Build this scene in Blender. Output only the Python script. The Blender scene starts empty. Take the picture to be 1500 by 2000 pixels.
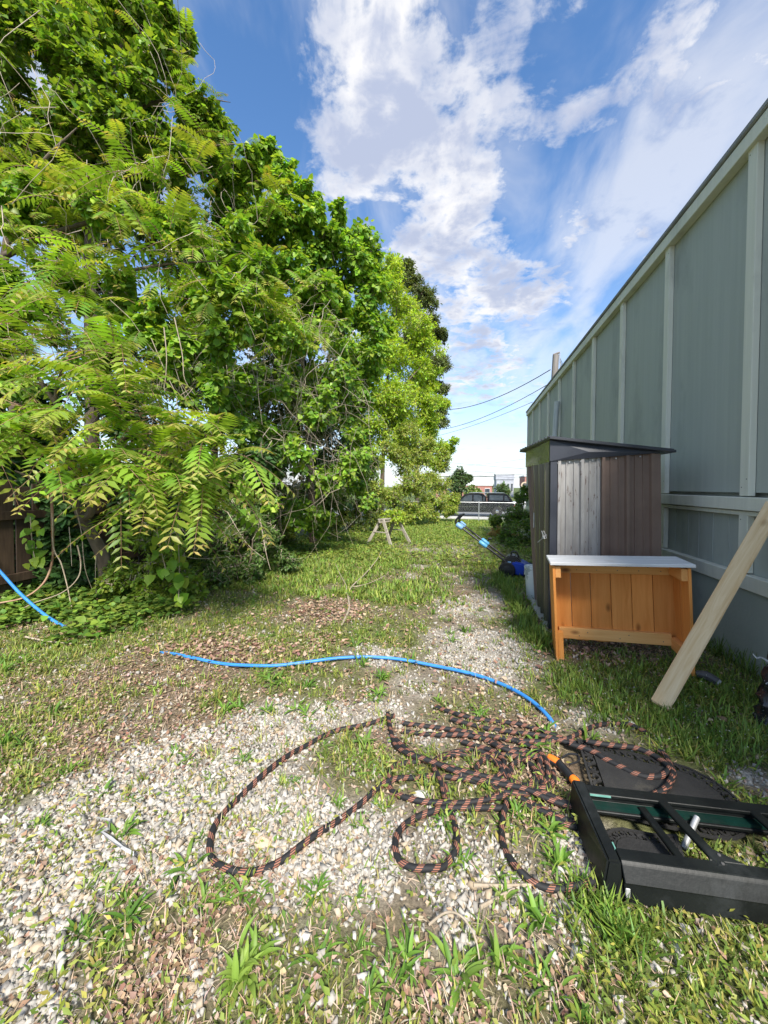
import bpy, bmesh, math, random
import numpy as np
from mathutils import Matrix, Vector

SC = bpy.context.scene
COL = SC.collection
R = math.radians

# ------------------------------------------------------------------ camera
EYE = 1.30                                  # camera height above the gravel underfoot
cam_d = bpy.data.cameras.new('camera')
cam = bpy.data.objects.new('camera', cam_d)
COL.objects.link(cam)
cr = ((0.976434,0.215704,0.006980),(-0.011331,0.018945,0.999756),(0.215519,-0.976275,0.020942))
cam.matrix_world = Matrix(((cr[0][0], cr[1][0], cr[2][0], 0), (cr[0][1], cr[1][1], cr[2][1], 0),
                           (cr[0][2], cr[1][2], cr[2][2], EYE), (0, 0, 0, 1)))
cam_d.sensor_fit = 'VERTICAL'
cam_d.sensor_height = 36.0
cam_d.sensor_width = 27.0
cam_d.lens = 36.0 * 740.0 / 2000.0
cam_d.shift_y = -34.0 / 2000.0
cam_d.clip_start = 0.05
cam_d.clip_end = 6000
SC.camera = cam

# ------------------------------------------------------------------ sky, sun, exposure
SUN_EL, SUN_ROT = R(45), R(158)
w = bpy.data.worlds.new('World')
SC.world = w
w.use_nodes = True
wt = w.node_tree
wt.nodes.clear()


def wn(kind, **kw):
    n = wt.nodes.new(kind)
    for k, v in kw.items():
        setattr(n, k, v)
    return n


def wmath(op, a, b=None, clamp=False):
    n = wn('ShaderNodeMath', operation=op, use_clamp=clamp)
    for i, v in enumerate((a, b)):
        if v is None:
            continue
        if isinstance(v, (int, float)):
            n.inputs[i].default_value = v
        else:
            wt.links.new(v, n.inputs[i])
    return n.outputs[0]


def wrange(v, a, b, c, d, smooth=True):
    n = wn('ShaderNodeMapRange', interpolation_type='SMOOTHSTEP' if smooth else 'LINEAR')
    wt.links.new(v, n.inputs['Value'])
    for k, val in zip(('From Min', 'From Max', 'To Min', 'To Max'), (a, b, c, d)):
        n.inputs[k].default_value = val
    return n.outputs[0]


def wmix(f, a, b):
    n = wn('ShaderNodeMix', data_type='RGBA')
    wt.links.new(f, n.inputs[0])
    for i, v in ((6, a), (7, b)):
        if isinstance(v, tuple):
            n.inputs[i].default_value = (*v, 1)
        else:
            wt.links.new(v, n.inputs[i])
    return n.outputs[2]


sky = wn('ShaderNodeTexSky', sky_type='NISHITA', sun_disc=False, sun_elevation=SUN_EL, sun_rotation=SUN_ROT,
         altitude=200, air_density=1.0, dust_density=0.4, ozone_density=3.0)
hsv = wn('ShaderNodeHueSaturation')
hsv.inputs['Saturation'].default_value = 1.15
wt.links.new(sky.outputs[0], hsv.inputs['Color'])
tc = wn('ShaderNodeTexCoord')
sep = wn('ShaderNodeSeparateXYZ')
wt.links.new(tc.outputs['Generated'], sep.inputs[0])
zc = wmath('MAXIMUM', sep.outputs[2], 0.0)
den = wmath('ADD', zc, 0.12)
cmb = wn('ShaderNodeCombineXYZ')
wt.links.new(wmath('DIVIDE', sep.outputs[0], den), cmb.inputs[0])
wt.links.new(wmath('DIVIDE', sep.outputs[1], den), cmb.inputs[1])
P2 = cmb.outputs[0]


def wnoise(scale, detail, rough, off, distort=0.0, stretch=(1, 1, 1)):
    mp = wn('ShaderNodeMapping')
    mp.inputs['Location'].default_value = off
    mp.inputs['Scale'].default_value = stretch
    wt.links.new(P2, mp.inputs[0])
    n = wn('ShaderNodeTexNoise')
    n.inputs['Scale'].default_value = scale
    n.inputs['Detail'].default_value = detail
    n.inputs['Roughness'].default_value = rough
    n.inputs['Distortion'].default_value = distort
    wt.links.new(mp.outputs[0], n.inputs['Vector'])
    return n.outputs['Fac']


# cloud banks and gaps: x, y on the cloud layer, radius, weight
banks = [(-.17, .86, .20, .20), (-.03, 1.06, .17, .20), (-.24, .70, .17, .16), (-.33, .88, .12, .12), (.08, .79, .13, .16), (-.08, 1.35, .24, .20),
         (.02, 1.75, .34, .18), (-.38, 1.06, .13, .14), (.34, 1.27, .10, .17), (.27, 1.62, .20, .12), (.23, .94, .05, .16),
         (.36, .83, .07, .14), (-.1, 2.5, .55, .18), (.47, .95, .16, .08), (.52, 1.33, .06, .14),
         (-.50, .74, .20, -.26), (-.40, .66, .07, -.08), (.22, 1.12, .12, -.22), (.52, 1.16, .15, -.16), (.2, 1.36, .07, -.1), (.27, .78, .07, -.12),
         (-.56, 1.3, .2, -.05)]
dens = wmath('ADD', wmath('MULTIPLY', wnoise(4.6, 9, .60, (3.1, 1.7, 0.4), .5), .80),
             wmath('MULTIPLY', wnoise(15.0, 6, .6, (.3, 5.2, 1.0), .3), .50))
for bx_, by_, br_, bw_ in banks:
    dn = wn('ShaderNodeVectorMath', operation='DISTANCE')
    wt.links.new(P2, dn.inputs[0])
    dn.inputs[1].default_value = (bx_, by_, 0)
    dens = wmath('ADD', dens, wrange(dn.outputs['Value'], 0, br_ * 1.5, bw_, 0))
cover = wrange(dens, .665, .90, 0, 1)
veil = wmath('MULTIPLY', wrange(wnoise(2.6, 6, .55, (1.2, .3, 2.0), .6, (1.0, .45, 1)), .38, .66, 0, 1), .55)
cover = wmath('MAXIMUM', cover, veil)
thick = wrange(wmath('ADD', wmath('MULTIPLY', dens, .56), wmath('MULTIPLY', wnoise(6.5, 5, .5, (.35, 3.0, 7.0), .3), .45)), .60, .80, 0, 1)
ccol = wmix(thick, (.97, .96, .96), (.47, .53, .70))
haze_f = wmath('POWER', wmath('SUBTRACT', 1.0, zc, True), 5.0)
cover2 = wmath('MAXIMUM', cover, wmath('MULTIPLY', haze_f, .95))
ccol2 = wmix(wmath('MULTIPLY', haze_f, .85), ccol, (.80, .85, .93))
bg1 = wn('ShaderNodeBackground')
wt.links.new(hsv.outputs[0], bg1.inputs[0])
bg1.inputs[1].default_value = 0.085
bg2 = wn('ShaderNodeBackground')
wt.links.new(ccol2, bg2.inputs[0])
bg2.inputs[1].default_value = 0.365
mx = wn('ShaderNodeMixShader')
wt.links.new(cover2, mx.inputs[0])
wt.links.new(bg1.outputs[0], mx.inputs[1])
wt.links.new(bg2.outputs[0], mx.inputs[2])
wo = wn('ShaderNodeOutputWorld')
wt.links.new(mx.outputs[0], wo.inputs[0])

sun_d = bpy.data.lights.new('sun', 'SUN')
sun_d.energy = 2.35
sun_d.angle = R(10.0)
sun_d.color = (1.0, .955, .88)
sun = bpy.data.objects.new('sun', sun_d)
COL.objects.link(sun)
sdir = Vector((math.sin(SUN_ROT) * math.cos(SUN_EL), math.cos(SUN_ROT) * math.cos(SUN_EL), math.sin(SUN_EL)))
sun.rotation_euler = sdir.to_track_quat('Z', 'Y').to_euler()
sun.location = (20, -15, 40)

SC.view_settings.view_transform = 'Standard'
SC.view_settings.look = 'None'
SC.view_settings.gamma = 1
SC.view_settings.exposure = 1.62
SC.render.engine = 'CYCLES'
SC.cycles.max_bounces = 6
SC.cycles.diffuse_bounces = 3
SC.cycles.glossy_bounces = 3
SC.cycles.transmission_bounces = 5
SC.cycles.transparent_max_bounces = 8

# ------------------------------------------------------------------ helpers
rng = np.random.default_rng(11)
random.seed(4)


class MB:
    """Collects shapes; build() links them as one mesh object."""

    def __init__(self):
        self.v, self.f, self.uv = [], [], []

    def add(self, vs, fs, uvs=None):
        o = len(self.v)
        self.v += [tuple(p) for p in vs]
        self.f += [tuple(i + o for i in f) for f in fs]
        self.uv += uvs if uvs else [(0, 0)] * len(vs)
        return self

    def box(self, c, s, rot=None, taper=None):
        hx, hy, hz = s[0] / 2, s[1] / 2, s[2] / 2
        vs = [Vector((x * hx, y * hy, z * hz)) for z in (-1, 1) for y in (-1, 1) for x in (-1, 1)]
        if taper:
            for q in vs[4:]:
                q.x *= taper[0]
                q.y *= taper[1]
        if rot is not None:
            vs = [rot @ q for q in vs]
        vs = [q + Vector(c) for q in vs]
        return self.add(vs, [(0, 2, 3, 1), (4, 5, 7, 6), (0, 1, 5, 4), (2, 6, 7, 3), (0, 4, 6, 2), (1, 3, 7, 5)])

    def bar(self, p0, p1, w_, h_, up=(0, 0, 1)):
        p0, p1 = Vector(p0), Vector(p1)
        d = (p1 - p0)
        x = d.normalized()
        y = Vector(up).cross(x)
        if y.length < 1e-4:
            y = Vector((0, 1, 0)).cross(x)
        y.normalize()
        z = x.cross(y)
        rot = Matrix((x, y, z)).transposed()
        return self.box((p0 + p1) / 2, (d.length, w_, h_), rot)

    def hexa(self, q):      # eight corners: four bottom (ccw), four top
        return self.add(q, [(3, 2, 1, 0), (4, 5, 6, 7), (0, 1, 5, 4), (1, 2, 6, 5), (2, 3, 7, 6), (3, 0, 4, 7)])

    def prism(self, poly, y0, y1, axis='y'):
        n = len(poly)

        def pt(a, b, t):
            return (a, t, b) if axis == 'y' else ((t, a, b) if axis == 'x' else (a, b, t))
        vs = [pt(a, b, y0) for a, b in poly] + [pt(a, b, y1) for a, b in poly]
        fs = [tuple(range(n - 1, -1, -1)), tuple(range(n, 2 * n))] + [(i, (i + 1) % n, n + (i + 1) % n, n + i) for i in range(n)]
        return self.add(vs, fs)

    def lathe(self, prof, c, n=20, axis='z'):
        vs, fs = [], []
        for r_, h_ in prof:
            for k in range(n):
                a = 2 * math.pi * k / n
                u, v_ = r_ * math.cos(a), r_ * math.sin(a)
                p = (u, v_, h_) if axis == 'z' else ((h_, u, v_) if axis == 'x' else (u, h_, v_))
                vs.append((p[0] + c[0], p[1] + c[1], p[2] + c[2]))
        m = len(prof)
        for j in range(m - 1):
            for k in range(n):
                k2 = (k + 1) % n
                fs.append((j * n + k, j * n + k2, (j + 1) * n + k2, (j + 1) * n + k))
        fs.append(tuple(range(n - 1, -1, -1)))
        fs.append(tuple((m - 1) * n + k for k in range(n)))
        return self.add(vs, fs)

    def tube(self, pts, r_, n=8, smooth_pts=0):
        pts = [Vector(p) for p in pts]
        rs = list(r_) if hasattr(r_, '__len__') else [r_] * len(pts)
        if smooth_pts:
            pts, rs = catmull(pts, rs, smooth_pts)
        vs, fs, uvs = [], [], []
        L = 0.0
        t = (pts[1] - pts[0]).normalized()
        nrm = t.orthogonal().normalized()
        for i, p in enumerate(pts):
            t2 = (pts[min(i + 1, len(pts) - 1)] - pts[max(i - 1, 0)])
            if t2.length < 1e-7:
                t2 = t
            t2.normalize()
            nrm = (nrm - t2 * nrm.dot(t2))
            if nrm.length < 1e-5:
                nrm = t2.orthogonal()
            nrm.normalize()
            b = t2.cross(nrm)
            if i:
                L += (p - pts[i - 1]).length
            for k in range(n):
                a = 2 * math.pi * k / n
                vs.append(p + (nrm * math.cos(a) + b * math.sin(a)) * rs[i])
                uvs.append((L, k / n))
            t = t2
        for i in range(len(pts) - 1):
            for k in range(n):
                k2 = (k + 1) % n
                fs.append((i * n + k, i * n + k2, (i + 1) * n + k2, (i + 1) * n + k))
        fs.append(tuple(range(n - 1, -1, -1)))
        fs.append(tuple((len(pts) - 1) * n + k for k in range(n)))
        return self.add(vs, fs, uvs)

    def build(self, name, mat_, parent=None, smooth=False, bevel=0.0, origin=None, seg=1, kind=None):
        me = bpy.data.meshes.new(name)
        vs = self.v
        if origin is not None:
            vs = [(p[0] - origin[0], p[1] - origin[1], p[2] - origin[2]) for p in vs]
        me.from_pydata(vs, [], self.f)
        uvl = me.uv_layers.new(name='uv')
        idx = np.empty(len(me.loops), dtype=np.int32)
        me.loops.foreach_get('vertex_index', idx)
        uvl.data.foreach_set('uv', np.array(self.uv, dtype=np.float32)[idx].ravel())
        bm = bmesh.new()
        bm.from_mesh(me)
        bmesh.ops.recalc_face_normals(bm, faces=bm.faces)
        if bevel:
            bmesh.ops.bevel(bm, geom=list(bm.edges), offset=bevel, segments=seg, affect='EDGES', clamp_overlap=True)
        bm.to_mesh(me)
        bm.free()
        if smooth:
            me.polygons.foreach_set('use_smooth', [True] * len(me.polygons))
            if hasattr(me, 'set_sharp_from_angle'):
                me.set_sharp_from_angle(angle=R(40))
        me.materials.append(mat_)
        o = bpy.data.objects.new(name, me)
        COL.objects.link(o)
        if origin is not None and parent is None:
            o.location = origin
        if parent is not None:
            o.parent = parent
        if kind:
            o['kind'] = kind
        return o


def catmull(pts, rs, k):
    out, ro = [], []
    n = len(pts)
    for i in range(n - 1):
        p0, p1, p2, p3 = pts[max(i - 1, 0)], pts[i], pts[i + 1], pts[min(i + 2, n - 1)]
        for j in range(k):
            t = j / k
            out.append(0.5 * ((2 * p1) + (p2 - p0) * t + (2 * p0 - 5 * p1 + 4 * p2 - p3) * t * t + (3 * p1 - p0 - 3 * p2 + p3) * t ** 3))
            ro.append(rs[i] * (1 - t) + rs[i + 1] * t)
    out.append(pts[-1])
    ro.append(rs[-1])
    return out, ro


def tag(o, label, cat, group=None):
    o['label'] = label
    o['category'] = cat
    if group:
        o['group'] = group
    return o


def thing(name, label, cat, loc=(0, 0, 0), rotz=0, group=None, rot=None):
    o = bpy.data.objects.new(name, None)
    o.empty_display_size = .1
    COL.objects.link(o)
    o.location = loc
    o.rotation_euler = rot if rot else (0, 0, rotz)
    return tag(o, label, cat, group)


def copy_tree(o, parent=None):
    c = o.copy()
    COL.objects.link(c)
    c.parent = parent
    for ch in o.children:
        copy_tree(ch, c)
    return c


# ------------------------------------------------------------------ materials
def nmat(name):
    m = bpy.data.materials.new(name)
    m.use_nodes = True
    nt = m.node_tree
    b = nt.nodes['Principled BSDF']
    return m, nt, b


def mk(name, c1, c2, scale=8, rough=.6, metal=0, bump=0.0, stretch=(1, 1, 1), detail=5, c3=None, spot=(.62, .7), spot_scale=6,
       spec=.5, bscale=None, lo=.35, hi=.65, coat=0):
    m, nt, b = nmat(name)
    N, L = nt.nodes, nt.links
    t = N.new('ShaderNodeTexCoord')
    mp = N.new('ShaderNodeMapping')
    mp.inputs['Scale'].default_value = stretch
    L.new(t.outputs['Object'], mp.inputs[0])
    n1 = N.new('ShaderNodeTexNoise')
    n1.inputs['Scale'].default_value = scale
    n1.inputs['Detail'].default_value = detail
    n1.inputs['Roughness'].default_value = .62
    L.new(mp.outputs[0], n1.inputs['Vector'])
    rp = N.new('ShaderNodeMapRange')
    rp.inputs['From Min'].default_value, rp.inputs['From Max'].default_value = lo, hi
    L.new(n1.outputs['Fac'], rp.inputs['Value'])
    mix = N.new('ShaderNodeMix')
    mix.data_type = 'RGBA'
    mix.inputs[6].default_value = (*c1, 1)
    mix.inputs[7].default_value = (*c2, 1)
    L.new(rp.outputs[0], mix.inputs[0])
    out = mix.outputs[2]
    if c3:
        n2 = N.new('ShaderNodeTexNoise')
        n2.inputs['Scale'].default_value = spot_scale
        n2.inputs['Detail'].default_value = 7
        n2.inputs['Roughness'].default_value = .7
        L.new(mp.outputs[0], n2.inputs['Vector'])
        r2 = N.new('ShaderNodeMapRange')
        r2.inputs['From Min'].default_value, r2.inputs['From Max'].default_value = spot
        L.new(n2.outputs['Fac'], r2.inputs['Value'])
        m2 = N.new('ShaderNodeMix')
        m2.data_type = 'RGBA'
        m2.inputs[7].default_value = (*c3, 1)
        L.new(out, m2.inputs[6])
        L.new(r2.outputs[0], m2.inputs[0])
        out = m2.outputs[2]
    L.new(out, b.inputs['Base Color'])
    b.inputs['Roughness'].default_value = rough
    b.inputs['Metallic'].default_value = metal
    b.inputs['Specular IOR Level'].default_value = spec
    b.inputs['Coat Weight'].default_value = coat
    if bump:
        n3 = N.new('ShaderNodeTexNoise')
        n3.inputs['Scale'].default_value = bscale or scale * 3
        n3.inputs['Detail'].default_value = 6
        L.new(mp.outputs[0], n3.inputs['Vector'])
        bp = N.new('ShaderNodeBump')
        bp.inputs['Strength'].default_value = bump
        bp.inputs['Distance'].default_value = .01
        L.new(n3.outputs['Fac'], bp.inputs['Height'])
        L.new(bp.outputs[0], b.inputs['Normal'])
    return m


def leaf_mat(name, trans=.45, rough=.42, tint=(1.35, 1.25, .55)):
    m, nt, b = nmat(name)
    N, L = nt.nodes, nt.links
    at = N.new('ShaderNodeAttribute')
    at.attribute_name = 'Col'
    L.new(at.outputs['Color'], b.inputs['Base Color'])
    b.inputs['Roughness'].default_value = rough
    b.inputs['Specular IOR Level'].default_value = .35
    tr = N.new('ShaderNodeBsdfTranslucent')
    ml = N.new('ShaderNodeMix')
    ml.data_type = 'RGBA'
    ml.blend_type = 'MULTIPLY'
    ml.inputs[0].default_value = 1
    ml.inputs[7].default_value = (*tint, 1)
    L.new(at.outputs['Color'], ml.inputs[6])
    L.new(ml.outputs[2], tr.inputs['Color'])
    ms = N.new('ShaderNodeMixShader')
    ms.inputs[0].default_value = trans
    L.new(b.outputs[0], ms.inputs[1])
    L.new(tr.outputs[0], ms.inputs[2])
    L.new(ms.outputs[0], N['Material Output'].inputs[0])
    return m


def col_mat(name, rough=.8, bump=.0, spec=.3, bscale=60):
    m, nt, b = nmat(name)
    N, L = nt.nodes, nt.links
    at = N.new('ShaderNodeAttribute')
    at.attribute_name = 'Col'
    L.new(at.outputs['Color'], b.inputs['Base Color'])
    b.inputs['Roughness'].default_value = rough
    b.inputs['Specular IOR Level'].default_value = spec
    if bump:
        t = N.new('ShaderNodeTexCoord')
        n3 = N.new('ShaderNodeTexNoise')
        n3.inputs['Scale'].default_value = bscale
        n3.inputs['Detail'].default_value = 4
        L.new(t.outputs['Object'], n3.inputs['Vector'])
        bp = N.new('ShaderNodeBump')
        bp.inputs['Strength'].default_value = bump
        bp.inputs['Distance'].default_value = .01
        L.new(n3.outputs['Fac'], bp.inputs['Height'])
        L.new(bp.outputs[0], b.inputs['Normal'])
    return m


def wood_mat(name, c1, c2, knot, axis='z', scale=9, rough=.6, bump=.25, pieces=0.0):
    """Grain drawn out along one axis, dark knots, a tone of its own for each board."""
    m, nt, b = nmat(name)
    N, L = nt.nodes, nt.links
    t = N.new('ShaderNodeTexCoord')
    oi = N.new('ShaderNodeObjectInfo')
    mp = N.new('ShaderNodeMapping')
    st = {'x': (.07, 1, 1), 'y': (1, .07, 1), 'z': (1, 1, .07)}[axis]
    mp.inputs['Scale'].default_value = st
    ad = N.new('ShaderNodeVectorMath')
    ad.operation = 'ADD'
    sc_ = N.new('ShaderNodeVectorMath')
    sc_.operation = 'SCALE'
    cb = N.new('ShaderNodeCombineXYZ')
    for i in range(3):
        L.new(oi.outputs['Random'], cb.inputs[i])
    L.new(cb.outputs[0], sc_.inputs[0])
    sc_.inputs['Scale'].default_value = 13.0
    L.new(t.outputs['Object'], ad.inputs[0])
    L.new(sc_.outputs[0], ad.inputs[1])
    L.new(ad.outputs[0], mp.inputs[0])
    n1 = N.new('ShaderNodeTexNoise')
    n1.inputs['Scale'].default_value = scale * 3
    n1.inputs['Detail'].default_value = 7
    n1.inputs['Roughness'].default_value = .65
    n1.inputs['Distortion'].default_value = .8
    L.new(mp.outputs[0], n1.inputs['Vector'])
    rp = N.new('ShaderNodeMapRange')
    rp.inputs['From Min'].default_value, rp.inputs['From Max'].default_value = .34, .66
    L.new(n1.outputs['Fac'], rp.inputs['Value'])
    mix = N.new('ShaderNodeMix')
    mix.data_type = 'RGBA'
    mix.inputs[6].default_value = (*c1, 1)
    mix.inputs[7].default_value = (*c2, 1)
    L.new(rp.outputs[0], mix.inputs[0])
    mk_ = N.new('ShaderNodeMapping')
    sk = {'x': (.5, 1, 1), 'y': (1, .5, 1), 'z': (1, 1, .5)}[axis]
    mk_.inputs['Scale'].default_value = sk
    L.new(ad.outputs[0], mk_.inputs[0])
    vo = N.new('ShaderNodeTexVoronoi')
    vo.inputs['Scale'].default_value = 7.5
    L.new(mk_.outputs[0], vo.inputs['Vector'])
    r2 = N.new('ShaderNodeMapRange')
    r2.inputs['From Min'].default_value, r2.inputs['From Max'].default_value = .05, .17
    r2.inputs['To Min'].default_value, r2.inputs['To Max'].default_value = .85, 0
    L.new(vo.outputs['Distance'], r2.inputs['Value'])
    m2 = N.new('ShaderNodeMix')
    m2.data_type = 'RGBA'
    m2.inputs[7].default_value = (*knot, 1)
    L.new(mix.outputs[2], m2.inputs[6])
    L.new(r2.outputs[0], m2.inputs[0])
    hs = N.new('ShaderNodeHueSaturation')
    rv = N.new('ShaderNodeMapRange')
    rv.inputs['To Min'].default_value, rv.inputs['To Max'].default_value = 1 - pieces, 1 + pieces
    L.new(oi.outputs['Random'], rv.inputs['Value'])
    L.new(rv.outputs[0], hs.inputs['Value'])
    L.new(m2.outputs[2], hs.inputs['Color'])
    L.new(hs.outputs[0], b.inputs['Base Color'])
    b.inputs['Roughness'].default_value = rough
    b.inputs['Specular IOR Level'].default_value = .3
    bp = N.new('ShaderNodeBump')
    bp.inputs['Strength'].default_value = bump
    bp.inputs['Distance'].default_value = .006
    L.new(n1.outputs['Fac'], bp.inputs['Height'])
    L.new(bp.outputs[0], b.inputs['Normal'])
    return m


def panel_mat(name, c1, c2, stain):
    """Painted siding: faint vertical streaks, mildew that runs down, fine grooves."""
    m, nt, b = nmat(name)
    N, L = nt.nodes, nt.links
    t = N.new('ShaderNodeTexCoord')

    def noise(sc_, stretch, det=6, rough=.6):
        mp = N.new('ShaderNodeMapping')
        mp.inputs['Scale'].default_value = stretch
        L.new(t.outputs['Object'], mp.inputs[0])
        n = N.new('ShaderNodeTexNoise')
        n.inputs['Scale'].default_value = sc_
        n.inputs['Detail'].default_value = det
        n.inputs['Roughness'].default_value = rough
        L.new(mp.outputs[0], n.inputs['Vector'])
        return n.outputs['Fac']

    def rng_(v, a, b_, c, d):
        n = N.new('ShaderNodeMapRange')
        L.new(v, n.inputs['Value'])
        for k, q in zip(('From Min', 'From Max', 'To Min', 'To Max'), (a, b_, c, d)):
            n.inputs[k].default_value = q
        return n.outputs[0]

    def mixc(f, a, c):
        n = N.new('ShaderNodeMix')
        n.data_type = 'RGBA'
        L.new(f, n.inputs[0])
        for i, v in ((6, a), (7, c)):
            if isinstance(v, tuple):
                n.inputs[i].default_value = (*v, 1)
            else:
                L.new(v, n.inputs[i])
        return n.outputs[2]
    streak = noise(26, (1, 1, .03))
    blot = noise(1.6, (1, 1, .5), 7, .65)
    c = mixc(rng_(streak, .35, .65, 0, 1), c1, c2)
    f = N.new('ShaderNodeMath')
    f.operation = 'MULTIPLY'
    L.new(rng_(blot, .52, .74, 0, .75), f.inputs[0])
    L.new(rng_(streak, .3, .65, .25, 1), f.inputs[1])
    c = mixc(f.outputs[0], c, stain)
    L.new(c, b.inputs['Base Color'])
    b.inputs['Roughness'].default_value = .62
    b.inputs['Specular IOR Level'].default_value = .3
    bp = N.new('ShaderNodeBump')
    bp.inputs['Strength'].default_value = .35
    bp.inputs['Distance'].default_value = .004
    L.new(streak, bp.inputs['Height'])
    L.new(bp.outputs[0], b.inputs['Normal'])
    return m


M = {}
M['sage'] = panel_mat('sage_panel', (.395, .42, .37), (.43, .455, .40), (.18, .19, .175))
M['trim'] = panel_mat('sage_trim', (.68, .67, .55), (.74, .725, .60), (.29, .285, .25))
M['found'] = mk('painted_concrete', (.33, .365, .315), (.365, .40, .345), 3, .8, bump=.2, bscale=40, c3=(.21, .235, .20), spot=(.6, .8), spot_scale=2)
M['roofm'] = mk('grey_roofing', (.20, .20, .20), (.28, .28, .27), 4, .9)
M['pvc'] = mk('white_plastic_pipe', (.52, .55, .55), (.62, .64, .63), 5, .45, c3=(.15, .14, .12), spot=(.66, .72))
M['stain_z'] = wood_mat('orange_stained_boards', (.62, .225, .045), (.74, .31, .08), (.20, .065, .012), 'z', pieces=.10)
M['stain_x'] = wood_mat('orange_stained_rail', (.70, .34, .10), (.80, .46, .17), (.15, .05, .015), 'x', pieces=.08)
M['stain_y'] = wood_mat('orange_stained_side_rail', (.64, .27, .07), (.76, .38, .13), (.15, .05, .015), 'y', pieces=.08)
M['whitetop'] = wood_mat('whitewashed_top', (.50, .50, .50), (.72, .72, .715), (.40, .37, .34), 'x', bump=.35)
M['lumber'] = wood_mat('pale_pine', (.64, .43, .21), (.78, .59, .35), (.34, .18, .07), 'x', scale=14, bump=.5)
M['fencewood'] = wood_mat('weathered_shaded_fence_board', (.045, .029, .019), (.085, .056, .036), (.02, .012, .008), 'z', pieces=.25, bump=.5)  # weathered wood, albedo lowered to stand in for shade
M['greywood'] = wood_mat('grey_weathered_wood', (.30, .265, .21), (.46, .42, .35), (.14, .11, .08), 'x', bump=.4, pieces=.15)
M['brown_metal'] = mk('brown_painted_steel', (.175, .115, .085), (.205, .138, .104), 5, .40, metal=.0, bump=.08, bscale=4, spec=.5)
M['dark_metal'] = mk('dark_brown_door_steel', (.10, .09, .06), (.14, .125, .082), 3, .26, metal=.25, stretch=(1, 1, .12), bump=.10, bscale=6)
M['green_sheen_metal'] = mk('dark_steel_green_reflection', (.15, .16, .085), (.20, .21, .12), 3, .24, metal=.35, bump=.35, bscale=5)  # green reflection of the trees put into the base colour
M['faded_metal'] = mk('faded_peeling_steel', (.30, .282, .262), (.42, .40, .375), 6, .38, metal=.15, stretch=(2.6, 1, .55), c3=(.13, .085, .068), spot=(.60, .66), spot_scale=16)
M['navy_metal'] = mk('slate_painted_steel', (.028, .031, .042), (.045, .049, .062), 4, .42, bump=.1, bscale=5)
M['roof_metal'] = mk('slate_roof_steel', (.030, .032, .038), (.05, .052, .06), 6, .4)
M['steel'] = mk('galvanised_steel', (.42, .43, .43), (.58, .58, .57), 20, .4, metal=.6)
M['black_plastic'] = mk('black_moulded_plastic', (.006, .007, .007), (.012, .014, .013), 6, .42, c3=(.028, .031, .031), spot=(.55, .75), spot_scale=5, bump=.06, bscale=60, spec=.18)
M['green_paint'] = mk('dark_green_paint', (.002, .020, .015), (.004, .036, .027), 6, .45, c3=(.02, .03, .028), spot=(.5, .7), spot_scale=5)
M['teal_edge'] = mk('scuffed_green_edge', (.12, .32, .26), (.2, .42, .35), 30, .6)
M['rubber'] = mk('black_rubber_mat', (.016, .0155, .015), (.028, .027, .026), 9, .75, c3=(.075, .068, .055), spot=(.58, .75), spot_scale=7, bump=.3, bscale=120)
M['blue_hose'] = mk('blue_hose', (.035, .215, .60), (.05, .27, .68), 12, .42, c3=(.25, .45, .65), spot=(.62, .72), spot_scale=30)
M['orange'] = mk('orange_plastic', (.85, .17, .015), (.95, .23, .02), 10, .35)
M['black_tool'] = mk('black_tool_plastic', (.010, .010, .011), (.020, .020, .022), 12, .4)
M['blue_deck'] = mk('blue_mower_plastic', (.010, .045, .38), (.015, .06, .46), 5, .3, coat=.3)
M['cyan_plastic'] = mk('pale_blue_plastic', (.08, .30, .52), (.12, .38, .60), 6, .4)
M['cyan_light'] = mk('light_blue_plastic', (.17, .34, .56), (.22, .40, .62), 6, .4)
M['bucket'] = mk('scuffed_white_plastic', (.70, .73, .74), (.78, .80, .80), 3, .45, c3=(.40, .44, .45), spot=(.55, .57), spot_scale=5)
M['bark'] = mk('tree_bark', (.085, .062, .043), (.17, .13, .092), 12, .9, stretch=(1, 1, .25), bump=.7)
M['bark_pale'] = mk('pale_vine_bark', (.30, .235, .16), (.46, .375, .27), 20, .85, bump=.3)
M['twig'] = mk('dry_twig', (.36, .29, .21), (.56, .47, .36), 9, .85)
M['stick'] = mk('bleached_stick', (.34, .27, .19), (.48, .40, .30), 18, .85, bump=.3)
M['redstem'] = mk('reddish_stem', (.33, .16, .09), (.45, .28, .17), 9, .6)
M['leaf'] = leaf_mat('leaf')
M['leaf_dull'] = leaf_mat('leaf_shrub', .28, .5)
M['grass'] = leaf_mat('grass_blades', .30, .5, (1.2, 1.2, .6))
M['stone'] = col_mat('gravel_stone', .85, .3)
M['litter'] = col_mat('dry_leaves', .85)
M['car_black'] = mk('black_car_paint', (.010, .011, .014), (.016, .017, .02), 3, .12, coat=.6)
M['car_glass'] = mk('car_glass', (.035, .045, .055), (.07, .085, .10), 2, .04, spec=.9)
M['chrome'] = mk('chrome', (.6, .61, .62), (.7, .7, .7), 4, .15, metal=.9)
M['tyre'] = mk('tyre_rubber', (.015, .015, .015), (.025, .025, .025), 20, .8)
M['taillight'] = mk('red_lens', (.35, .01, .01), (.45, .02, .02), 5, .2)
M['asphalt'] = mk('asphalt', (.16, .16, .155), (.22, .22, .21), 3, .9)
M['concrete'] = mk('concrete', (.46, .44, .40), (.55, .53, .48), 3, .9, bump=.1)
M['redbrick'] = mk('red_painted_wall', (.36, .16, .13), (.44, .21, .17), 2, .85)  # red muted in the colour to suggest distance haze
M['whitewall'] = mk('white_wall', (.62, .62, .62), (.72, .72, .71), 1, .8)
M['greywall'] = mk('grey_wall', (.35, .36, .40), (.45, .46, .50), 1, .8)
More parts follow.
